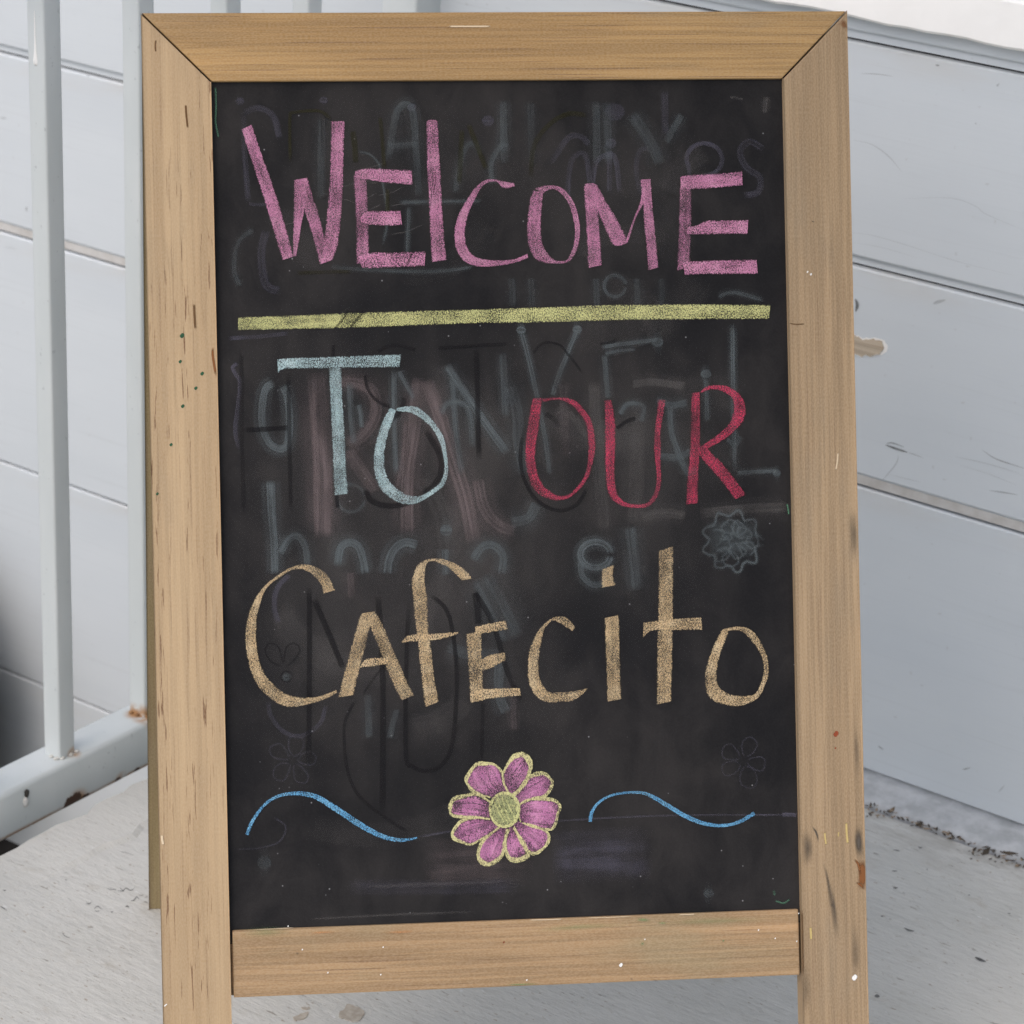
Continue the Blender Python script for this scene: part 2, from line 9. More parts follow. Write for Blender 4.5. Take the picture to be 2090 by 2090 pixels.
GHOSTS = {'t': [(('c',[(1066,3150),(987,3201),(951,3369),(955,3525),(1003,3656),(1093,3716),(1159,3672),(1182,3490),(1167,3269),(1118,3164)],81.5),0.7),(('c',[(1009,3980),(1016,4266),(1030,4526),(1030,4786)],92.0),0.75),(('c',[(1073,4618),(1154,4490),(1232,4466),(1295,4559),(1311,4728)],78.9),0.7),(('c',[(1564,4734),(1593,4578),(1672,4528),(1750,4569),(1786,4687),(1803,4805)],92.0),0.7),(('c',[(2259,4568),(2155,4539),(2063,4589),(2008,4692),(1992,4810)],92.0),0.75),(('c',[(2449,4442),(2482,4442),(2527,4443),(2560,4444)],[27.6,116.0,116.0,27.6]),0.6),(('c',[(2495,4599),(2492,4704),(2496,4835)],78.9),0.6),(('c',[(2729,4710),(2810,4594),(2916,4583),(2993,4677),(2976,4833)],92.0),0.65),(('c',[(2536,3018),(2669,3230),(2847,3508),(3051,3800)],84.1),0.75),(('c',[(2580,3097),(2609,3582),(2653,3975)],65.7),0.5),(('c',[(2084,3037),(2078,3572),(2083,3963)],60.5),0.55),(('c',[(2122,3064),(2185,3182),(2261,3314)],52.6),0.5),(('c',[(3024,2921),(3032,3197),(3038,3485)],78.9),0.6),(('c',[(2480,3449),(2535,3358),(2640,3347),(2724,3427),(2750,3741)],65.7),0.5),(('c',[(1703,3148),(1709,3435),(1730,3696)],65.7),0.45),(('c',[(1777,3345),(1794,3436),(1798,3554)],52.6),0.6),(('c',[(1811,4153),(1796,4208),(1758,4249),(1705,4268),(1650,4260),(1604,4227),(1579,4176),(1581,4120),(1608,4071),(1655,4040),(1710,4035),(1762,4056),(1799,4099),(1811,4153)],34.2),0.35),(('c',[(3189,2734),(3256,3017),(3315,3306),(3386,3728),(3406,3990)],50.0),0.7),(('c',[(3679,2734),(3588,2943),(3490,3178),(3448,3309)],47.3),0.7),(('c',[(3147,2733),(3173,2733),(3206,2734),(3232,2734)],[21.0,88.3,88.3,21.0]),0.7),(('c',[(3636,2734),(3662,2734),(3696,2735),(3721,2735)],[21.0,88.3,88.3,21.0]),0.7),(('c',[(3881,2889),(4148,2857),(4388,2831)],42.1),0.8),(('c',[(4326,2852),(4357,2853),(4397,2853),(4428,2854)],[25.0,104.9,104.9,25.0]),0.75),(('c',[(3906,2948),(4053,2924),(4186,2913)],31.6),0.6),(('c',[(3906,2948),(3922,3146),(3931,3343)],57.8),0.5),(('c',[(5036,2702),(5032,3230),(5029,3997)],50.0),0.6),(('c',[(5045,4004),(5219,3995),(5414,3992)],42.1),0.6),(('c',[(5363,4011),(5385,4011),(5416,4012),(5438,4012)],[18.4,77.3,77.3,18.4]),0.6),(('c',[(4747,3136),(4776,3136),(4815,3137),(4844,3137)],[23.7,99.4,99.4,23.7]),0.7),(('c',[(4795,3174),(4797,3359),(4793,3557)],47.3),0.6),(('c',[(4957,3705),(5037,3759),(5092,3681)],52.6),0.4),(('c',[(4028,3477),(4109,3386),(4242,3415),(4212,3546)],57.8),0.5),(('c',[(4469,3406),(4478,3617),(4527,3789),(4616,3989),(4710,3964)],65.7),0.5),(('c',[(4350,3351),(4482,3406),(4630,3382)],78.9),0.4),(('c',[(4339,3838),(4526,3855),(4660,3805)],78.9),0.4),(('c',[(3080,3197),(3140,3461),(3148,3723),(3195,3986)],124.9),0.5),(('c',[(3054,4390),(3213,4354),(3295,4224)],118.3),0.55),(('c',[(5258,4598),(5258,4625),(5212,4645),(5196,4661),(5198,4684),(5202,4722),(5205,4758),(5191,4785),(5149,4782),(5119,4771),(5089,4790),(5078,4804),(5066,4843),(5038,4864),(5008,4852),(4983,4812),(4961,4809),(4939,4805),(4907,4823),(4870,4821),(4844,4813),(4838,4780),(4842,4744),(4824,4714),(4795,4708),(4765,4695),(4740,4675),(4742,4644),(4772,4615),(4786,4591),(4789,4567),(4755,4538),(4738,4508),(4752,4483),(4784,4466),(4825,4455),(4840,4441),(4855,4417),(4858,4383),(4874,4348),(4906,4359),(4936,4365),(4961,4378),(4985,4371),(5009,4355),(5039,4330),(5067,4332),(5086,4366),(5097,4404),(5114,4420),(5145,4411),(5187,4412),(5201,4425),(5208,4454),(5199,4494),(5204,4522),(5208,4541),(5242,4562),(5266,4586),(5262,4616)],26.3),0.6),(('c',[(5194,4526),(5212,4565),(5222,4603),(5212,4635),(5173,4660),(5142,4644),(5113,4616),(5127,4578),(5137,4546)],21.0),0.4),(('c',[(5083,4715),(5075,4694),(5063,4662),(5074,4612),(5112,4613),(5153,4604),(5194,4654),(5178,4691),(5142,4722)],21.0),0.4),(('c',[(5031,4639),(5068,4639),(5113,4685),(5075,4726),(5022,4746),(4988,4701),(4971,4651),(5020,4619),(5065,4633)],21.0),0.4),(('c',[(4933,4735),(4954,4683),(5018,4702),(5047,4769),(4987,4811),(4923,4786),(4906,4731),(4955,4691),(5003,4706)],21.0),0.4),(('c',[(4848,4673),(4883,4667),(4938,4649),(4971,4703),(4928,4752),(4904,4759),(4862,4768),(4846,4727),(4829,4678)],21.0),0.4),(('c',[(4930,4550),(4951,4551),(4964,4585),(4967,4613),(4990,4648),(4946,4666),(4933,4661),(4902,4679),(4870,4655)],21.0),0.4),(('c',[(4821,4500),(4852,4490),(4883,4496),(4924,4520),(4910,4543),(4937,4576),(4898,4588),(4875,4614),(4847,4622)],21.0),0.4),(('c',[(4974,4454),(5001,4484),(4999,4509),(4979,4535),(4991,4570),(4948,4579),(4930,4561),(4910,4580),(4868,4551)],21.0),0.4),(('c',[(4911,4480),(4954,4417),(5004,4414),(5054,4463),(5035,4521),(4974,4525),(4907,4493),(4925,4435),(4983,4436)],21.0),0.4),(('c',[(5023,4559),(5005,4510),(5013,4445),(5040,4417),(5074,4441),(5118,4484),(5100,4520),(5043,4552),(5014,4531)],21.0),0.4),(('c',[(5105,4571),(5068,4570),(5049,4542),(5044,4488),(5079,4479),(5123,4489),(5146,4504),(5167,4547),(5125,4594)],21.0),0.4),(('c',[(4777,4586),(4998,4578),(5206,4596)],394.4),0.35),(('c',[(3928,4685),(3912,4737),(3869,4776),(3809,4794),(3746,4786),(3694,4754),(3666,4706),(3667,4653),(3698,4606),(3750,4577),(3814,4572),(3873,4592),(3914,4633),(3928,4685)],78.9),0.75),(('c',[(3661,4732),(3678,4864),(3783,4945),(3890,4908)],73.6),0.6),(('c',[(4100,4439),(4121,4664),(4154,5007)],115.7),0.6),(('c',[(1131,5668),(1128,5677),(1122,5684),(1112,5688),(1102,5686),(1094,5680),(1090,5671),(1090,5661),(1095,5653),(1103,5647),(1113,5646),(1122,5650),(1129,5658),(1131,5668)],28.9),0.5),(('c',[(2797,4844),(2923,5109),(3062,5401)],249.8),0.4),(('c',[(2940,5529),(2933,5856),(2995,6028)],105.2),0.45),(('c',[(1793,5823),(1800,5993),(1804,6215)],72.3),0.3),(('c',[(2482,5438),(2677,5508),(3006,5530)],118.3),0.3),(('c',[(2051,5961),(2009,6090),(1980,6220)],65.7),0.25),(('c',[(1518,880),(1505,1206),(1489,1596)],78.9),0.25),(('c',[(2070,1275),(2158,846),(2289,820),(2320,1212),(2331,1578)],78.9),0.35),(('c',[(2073,1138),(2204,1133),(2335,1121)],65.7),0.3),(('c',[(3079,747),(3074,956),(3068,1218)],78.9),0.3),(('c',[(1568,2156),(1698,2184),(2402,2219),(2797,2185)],34.2),0.4),(('c',[(2154,1622),(2481,1619),(2875,1616)],34.2),0.5),(('c',[(2245,1655),(2233,1864),(2223,2060)],36.8),0.4),(('c',[(1811,1182),(1915,1209),(1991,1288),(2015,1405),(2060,1732),(2015,1992)],23.7),0.4),(('c',[(2640,1555),(2684,1346),(2741,1163),(2820,1125),(2871,1217)],60.5),0.4),(('c',[(2970,1479),(2961,1296),(3043,1153),(3126,1127)],60.5),0.4),(('c',[(914,1837),(782,1952),(739,2172),(787,2328)],44.7),0.4),(('c',[(4190,864),(4369,1146),(4436,1315)],126.2),0.35),(('c',[(4631,881),(4557,1007),(4483,1133)],78.5),0.35),(('c',[(4109,2366),(4097,2409),(4067,2441),(4025,2457),(3980,2451),(3944,2425),(3924,2385),(3925,2341),(3947,2302),(3984,2277),(4029,2273),(4070,2289),(4099,2323),(4109,2366)],36.5),0.4),(('c',[(4910,2475),(5054,2435),(5324,2509)],42.1),0.35),(('c',[(3076,759),(3077,1010),(3076,1304)],84.1),0.25),(('c',[(3316,760),(3316,1012),(3315,1306)],84.1),0.25),(('c',[(3881,764),(3881,1016),(3880,1311)],84.1),0.25),(('c',[(3980,764),(3980,1017),(3979,1311)],84.1),0.25),(('c',[(3113,2283),(3120,2381),(3119,2534)],70.1),0.2),(('c',[(3282,2285),(3289,2383),(3288,2537)],70.1),0.2),(('c',[(3847,2292),(3853,2390),(3853,2545)],70.1),0.2),(('c',[(4201,2297),(4208,2395),(4207,2550)],70.1),0.2),(('c',[(4415,2299),(4421,2398),(4420,2553)],70.1),0.2),(('c',[(4673,7641),(4701,7642),(4740,7643),(4769,7644)],[23.7,99.4,99.4,23.7]),0.35),(('c',[(824,7241),(861,7242),(911,7244),(948,7245)],[31.6,132.5,132.5,31.6]),0.3)],'v': [(('c',[(674,2767),(958,2752),(1192,2730)],46.0),0.5),(('c',[(760,2976),(714,3014),(732,3067),(769,3132),(760,3262),(737,3417),(721,3572),(756,3729)],44.7),0.6),(('c',[(1153,4791),(1047,4905),(1017,5060),(1053,5204)],60.5),0.4),(('c',[(948,5864),(971,5994),(1072,6127),(1226,6171),(1384,6072),(1440,5917)],44.7),0.35),(('c',[(852,837),(850,1200),(873,1616)],60.5),0.4),(('c',[(851,850),(975,805),(1103,878),(1151,1073)],68.4),0.35),(('c',[(873,1622),(944,1629),(1035,1630)],36.8),0.35),(('c',[(783,746),(806,746),(837,746),(860,746)],[19.7,82.8,82.8,19.7]),0.5),(('c',[(1498,744),(1520,744),(1549,744),(1571,744)],[18.4,77.3,77.3,18.4]),0.5),(('c',[(2250,807),(2274,807),(2305,807),(2329,807)],[19.7,82.8,82.8,19.7]),0.5),(('c',[(2888,929),(2921,929),(2965,929),(2998,930)],[27.6,116.0,116.0,27.6]),0.5),(('c',[(1017,1851),(974,2045),(1007,2305),(1122,2372)],86.8),0.3),(('c',[(3622,1603),(3641,1365),(3686,1239),(3785,1240),(3821,1563)],56.1),0.45),(('c',[(3828,1563),(3869,1311),(3941,1241),(4040,1256),(4076,1565)],56.1),0.45),(('c',[(4686,1348),(4666,1293),(4672,1235),(4704,1184),(4756,1149),(4819,1136),(4883,1146),(4936,1179),(4970,1228),(4979,1286),(4961,1342),(4919,1386),(4861,1413),(4796,1416)],50.5),0.5),(('c',[(4679,1289),(4704,1430),(4832,1488)],50.5),0.4),(('c',[(5353,1196),(5226,1125),(5138,1209),(5192,1350),(5305,1436),(5288,1563),(5158,1590)],72.9),0.6),(('c',[(4486,683),(4486,866),(4484,1063)],78.5),0.55),(('c',[(3961,855),(4013,856),(4084,856),(4136,856)],[43.5,182.6,182.6,43.5]),0.35),(('c',[(3473,1307),(3633,1084),(3746,1071),(3816,1142)],64.5),0.4),(('c',[(3959,1129),(3988,1129),(4026,1129),(4055,1130)],[23.8,100.1,100.1,23.8]),0.4),(('c',[(3999,1185),(3988,1368),(3983,1564)],56.1),0.35),(('c',[(4259,1595),(4222,1370),(4254,1201),(4340,1174)],56.1),0.3),(('c',[(2191,7067),(2823,6997),(4148,6955),(5487,6987)],21.0),0.6),(('c',[(5380,6983),(5447,6985),(5514,6993)],47.3),0.9),(('c',[(3345,7277),(3769,7279),(4248,7283)],525.9),0.42),(('c',[(1582,7476),(2287,7502),(3075,7517)],157.8),0.2),(('c',[(5075,6514),(5121,6560),(5196,6597),(5240,6553),(5224,6483),(5137,6479),(5084,6505)],18.4),0.22),(('c',[(5064,6544),(5023,6618),(5031,6707),(5127,6742),(5170,6668),(5134,6578),(5057,6546)],18.4),0.22),(('c',[(5021,6524),(4962,6505),(4875,6526),(4871,6604),(4926,6627),(5001,6584),(5028,6522)],18.4),0.22),(('c',[(5023,6484),(5004,6425),(4940,6355),(4875,6385),(4876,6469),(4966,6489),(5022,6486)],18.4),0.22),(('c',[(5067,6478),(5133,6439),(5176,6365),(5124,6299),(5053,6332),(5043,6411),(5065,6470)],18.4),0.22),(('c',[(1185,6375),(1233,6408),(1317,6419),(1344,6352),(1294,6305),(1223,6333),(1186,6384)],18.4),0.22),(('c',[(1158,6407),(1153,6479),(1172,6551),(1251,6572),(1274,6508),(1218,6432),(1170,6402)],18.4),0.22),(('c',[(1131,6405),(1049,6401),(986,6448),(987,6521),(1063,6548),(1111,6472),(1134,6406)],18.4),0.22),(('c',[(1117,6363),(1098,6297),(1041,6232),(957,6262),(974,6335),(1052,6365),(1117,6366)],18.4),0.22),(('c',[(1150,6351),(1217,6309),(1243,6217),(1186,6162),(1123,6191),(1119,6280),(1152,6352)],18.4),0.22),(('c',[(630,7117),(837,7117),(1019,7066),(1074,6938),(972,6856)],21.0),0.3)],'p': [(('c',[(1419,3052),(1446,3560),(1461,4081),(1452,4484)],197.2),0.75),(('c',[(1392,3065),(1395,3559),(1375,4469)],28.9),0.5),(('c',[(1546,3158),(1728,3161),(1896,3242),(1918,3438),(1797,3619),(1652,3681)],124.9),0.5),(('c',[(1664,3733),(1777,3905),(1916,4103)],131.5),0.45),(('c',[(2291,3119),(2242,3575),(2181,3965),(2169,4487)],144.6),0.7),(('c',[(2356,3146),(2479,3501),(2577,3843),(2675,4172),(2745,4566)],157.8),0.75),(('c',[(2178,3495),(2146,3769),(2087,4094)],39.4),0.5),(('c',[(2783,4004),(2831,4241),(2946,4400),(3103,4469)],124.9),0.6),(('c',[(3543,3179),(3550,3468),(3555,3862)],92.0),0.3),(('c',[(1673,4777),(1678,4895),(1681,5012)],78.9),0.3),(('c',[(3041,5728),(3050,5925),(3057,6187)],60.5),0.35),(('c',[(2239,7291),(2711,7294),(3212,7299)],473.3),0.3)],'d': [(('c',[(788,2847),(776,3547),(777,4261)],44.7),0.45),(('c',[(799,3548),(980,3545),(1174,3535)],52.6),0.9),(('c',[(1185,3048),(1178,3685),(1178,4244)],47.3),0.6),(('c',[(1573,2833),(1568,2885),(1564,2937)],34.2),0.9),(('c',[(1571,4122),(1573,4174),(1575,4233)],42.1),0.9),(('c',[(1943,2904),(2022,2860),(2127,2848),(2283,2890)],34.2),0.8),(('c',[(1834,3085),(1858,3216),(1934,3321),(2050,3376)],34.2),0.8),(('c',[(1813,4075),(1863,4168),(1966,4215),(2097,4218),(2202,4188)],63.1),0.9),(('c',[(2453,2880),(2716,2864),(3088,2850)],39.4),0.9),(('c',[(2795,2878),(2798,3323),(2800,3847)],55.2),0.8),(('c',[(2346,3577),(2460,3788),(2469,3945),(2388,4074),(2295,4125)],65.7),0.7),(('c',[(2170,3286),(2141,3390),(2047,3493)],52.6),0.6),(('c',[(3190,3593),(3158,3854),(3206,4065),(3322,4225),(3492,4294),(3639,4245),(3735,4102)],42.1),0.9),(('c',[(3284,2938),(3378,2848),(3510,2863),(3588,2943),(3717,3116)],26.3),0.7),(('c',[(3868,2862),(3935,2857),(4015,2834)],31.6),0.7),(('c',[(3998,3595),(4079,3543),(4173,3506)],47.3),0.8),(('c',[(3378,3452),(3470,3519),(3495,3572)],52.6),0.5),(('c',[(1319,4899),(1309,5484),(1279,6420)],55.2),0.85),(('c',[(1356,5004),(1479,5306),(1596,5609)],60.5),0.85),(('c',[(1903,4965),(1931,5501),(1922,6218),(1902,6831)],63.1),0.7),(('c',[(2177,4985),(2140,5507),(2115,6342),(2171,6461),(2288,6504),(2420,6456),(2516,6276),(2566,5780),(2549,5387),(2489,5124),(2335,4976)],47.3),0.8),(('c',[(2742,4973),(2759,5105),(2762,5262)],73.6),0.8),(('c',[(2742,4973),(2893,5265),(3003,5661),(3116,5927)],57.8),0.8),(('c',[(2787,5917),(2778,6179),(2762,6440)],39.4),0.6),(('c',[(1701,5860),(1606,6039),(1589,6208),(1610,6469),(1684,6667),(1811,6802),(1991,6938),(2120,7021)],34.2),0.65),(('c',[(2035,5504),(1888,5656),(1754,5835)],23.7),0.5),(('c',[(1084,5582),(981,5527),(931,5435),(972,5371),(1048,5412),(1085,5530),(1113,5414),(1179,5376),(1229,5430),(1176,5519),(1096,5582)],17.1),0.6),(('c',[(1154,5662),(1149,5682),(1133,5698),(1112,5704),(1090,5701),(1072,5689),(1062,5670),(1063,5649),(1073,5630),(1092,5619),(1114,5617),(1135,5625),(1149,5641),(1154,5662)],15.8),0.6)],'g': [(('c',[(3821,3184),(3825,3605),(3843,3999),(3886,4487)],144.6),0.55),(('c',[(4140,3215),(4340,3199),(4619,3243)],86.8),0.75),(('c',[(4204,3309),(4179,3875),(4139,4440)],157.8),0.45),(('c',[(4194,4375),(4382,4340),(4595,4365)],98.6),0.65),(('c',[(4715,4347),(5051,4322),(5502,4305)],111.7),0.6),(('c',[(3485,3414),(3629,3496),(3757,3682)],78.9),0.5),(('c',[(2358,5094),(2354,5277),(2336,5512)],65.7),0.4),(('c',[(1936,1792),(2049,1762),(2163,1716)],5.9),0.9),(('c',[(1480,1564),(1538,1541),(1594,1575)],5.9),0.9),(('c',[(1776,1469),(1879,1456),(1983,1452)],5.9),0.9),(('c',[(1984,1560),(2095,1538),(2206,1485)],5.9),0.9),(('c',[(1670,1489),(1826,1444),(1982,1433)],5.9),0.9),(('c',[(2015,1468),(2173,1439),(2332,1367)],5.9),0.9),(('c',[(1839,1339),(1951,1312),(2063,1273)],5.9),0.9),(('c',[(1411,1786),(1501,1758),(1590,1763)],5.9),0.9),(('c',[(1546,1783),(1626,1761),(1706,1771)],5.9),0.9),(('c',[(1614,1620),(1694,1592),(1773,1617)],5.9),0.9),(('c',[(1150,1805),(1245,1792),(1341,1759)],5.9),0.9),(('c',[(2083,1653),(2164,1639),(2245,1632)],5.9),0.9),(('c',[(1808,1598),(1886,1583),(1966,1542)],5.9),0.9),(('c',[(1815,1694),(1911,1679),(2009,1635)],5.9),0.9),(('c',[(1483,1782),(1580,1764),(1677,1749)],5.9),0.9),(('c',[(2083,1897),(2221,1872),(2360,1815)],5.9),0.9),(('c',[(1401,2687),(1558,2612),(1743,2510)],13.1),0.5),(('c',[(5378,730),(5369,801),(5360,879)],47.7),0.8),(('c',[(5062,736),(5120,743),(5176,760)],19.6),0.7),(('c',[(1238,7739),(1915,7728),(2702,7726)],18.4),0.55),(('c',[(1764,7483),(2287,7476),(2918,7477)],26.3),0.4),(('c',[(1500,2231),(1450,4493),(1399,6838)],1777.9),0.42),(('c',[(2756,2500),(2712,4522),(2746,6841)],2201.2),0.5),(('c',[(4331,2607),(4212,4132),(4089,5825)],1777.9),0.34),(('c',[(945,845),(2530,1276),(4655,1591)],1270.0),0.1),(('c',[(2372,4343),(2323,4477),(2246,4603),(2144,4716),(2019,4813),(1875,4892)],445.9),0.16584),(('c',[(3940,2361),(4101,2413),(4239,2499),(4342,2610),(4403,2740),(4418,2877)],331.5),0.21361),(('c',[(2524,6958),(2598,6843),(2704,6747),(2836,6673),(2987,6627),(3148,6610)],287.7),0.18119),(('c',[(2654,6788),(2414,6922),(2140,7008),(1848,7040),(1553,7017),(1273,6940)],266.8),0.1687),(('c',[(4527,3359),(4636,3325),(4751,3308),(4868,3307),(4984,3322),(5095,3354)],438.5),0.19886),(('c',[(4205,3603),(4039,3655),(3860,3660),(3690,3617),(3547,3532),(3448,3415)],317.0),0.30548),(('c',[(2903,1779),(2838,1932),(2718,2063),(2554,2158),(2362,2209),(2160,2212)],318.8),0.11432),(('c',[(3679,2099),(3808,1998),(3970,1934),(4149,1914),(4328,1939),(4487,2008)],197.9),0.21194),(('c',[(1539,2106),(1405,2057),(1293,1980),(1214,1881),(1173,1768),(1173,1651)],326.2),0.21882),(('c',[(2504,2991),(2493,3183),(2407,3361),(2252,3507),(2047,3605),(1814,3645)],284.2),0.2481),(('c',[(2641,5888),(2578,5968),(2495,6035),(2395,6086),(2283,6117),(2165,6128)],257.9),0.34018),(('c',[(3725,3689),(4045,3640),(4371,3667),(4675,3768),(4929,3935),(5111,4153)],445.7),0.18369),(('c',[(3851,1338),(4117,1427),(4335,1577),(4482,1775),(4543,2000),(4512,2228)],399.4),0.1011),(('c',[(3274,3030),(3050,3140),(2804,3214),(2545,3250),(2282,3247),(2026,3204)],288.8),0.10477),(('c',[(4016,5078),(4024,4998),(4048,4919),(4088,4845),(4141,4776),(4208,4715)],358.6),0.20212),(('c',[(3423,3772),(3305,3715),(3205,3640),(3128,3550),(3077,3449),(3056,3341)],441.6),0.17602),(('c',[(2301,3972),(2459,4249),(2515,4549),(2465,4849),(2313,5125),(2071,5355)],208.9),0.33144),(('c',[(4776,2280),(4647,2477),(4450,2635),(4204,2739),(3930,2781),(3654,2757)],388.2),0.21187),(('c',[(4210,3776),(4006,3760),(3809,3717),(3623,3648),(3454,3556),(3308,3443)],297.9),0.16769),(('c',[(2091,5664),(1819,5642),(1563,5564),(1341,5435),(1167,5265),(1055,5066)],288.8),0.31531),(('c',[(1222,5761),(1333,5595),(1497,5459),(1701,5365),(1931,5319),(2170,5325)],333.1),0.20796),(('c',[(4478,1563),(4523,1477),(4584,1397),(4659,1325),(4746,1262),(4844,1209)],233.1),0.21109)],'o': [(('c',[(1237,1281),(1243,891),(1285,846),(1493,835),(1596,907)],34.2),0.9),(('c',[(1776,999),(1792,1143),(1796,1286)],65.7),0.7),(('c',[(2013,884),(2028,1079),(2042,1340)],44.7),0.8),(('c',[(2771,954),(2846,1151),(2921,1348)],57.8),0.8),(('c',[(1268,2218),(1489,2214),(1749,2211)],39.4),0.7),(('c',[(2718,993),(2700,1215),(2681,1477)],57.8),0.7),(('c',[(2065,1497),(2061,1667),(2052,1810)],44.7),0.7),(('c',[(3301,1418),(3335,1152),(3466,971),(3638,874),(3807,889)],56.1),0.7)]}
GREEN = [(('c',[(617,634),(618,780),(611,926),(633,1051)],19.0),0.6),(('c',[(5486,4284),(5493,4326),(5499,4369)],19.6),0.8),(('c',[(5309,7730),(5376,7751),(5431,7722)],18.4),0.7),(('c',[(5290,7642),(5300,7664),(5294,7679)],23.7),0.5)]
SLASHES = [(('c',[(1697,2558),(1662,2610),(1581,2700)],19.9),0.75),(('c',[(1843,2549),(1784,2612),(1714,2696)],24.5),0.8),(('c',[(1785,2559),(1738,2619),(1683,2697)],6.1),0.5),(('c',[(2482,1372),(2474,1463),(2453,1570)],10.7),0.8),(('c',[(2455,1372),(2453,1433),(2446,1493)],7.7),0.8),(('c',[(2441,1493),(2438,1585),(2421,1707)],9.2),0.7),(('c',[(2459,1738),(2451,1798),(2444,1859)],7.7),0.6),(('c',[(2269,2040),(2245,2101),(2205,2169)],16.9),0.7)]
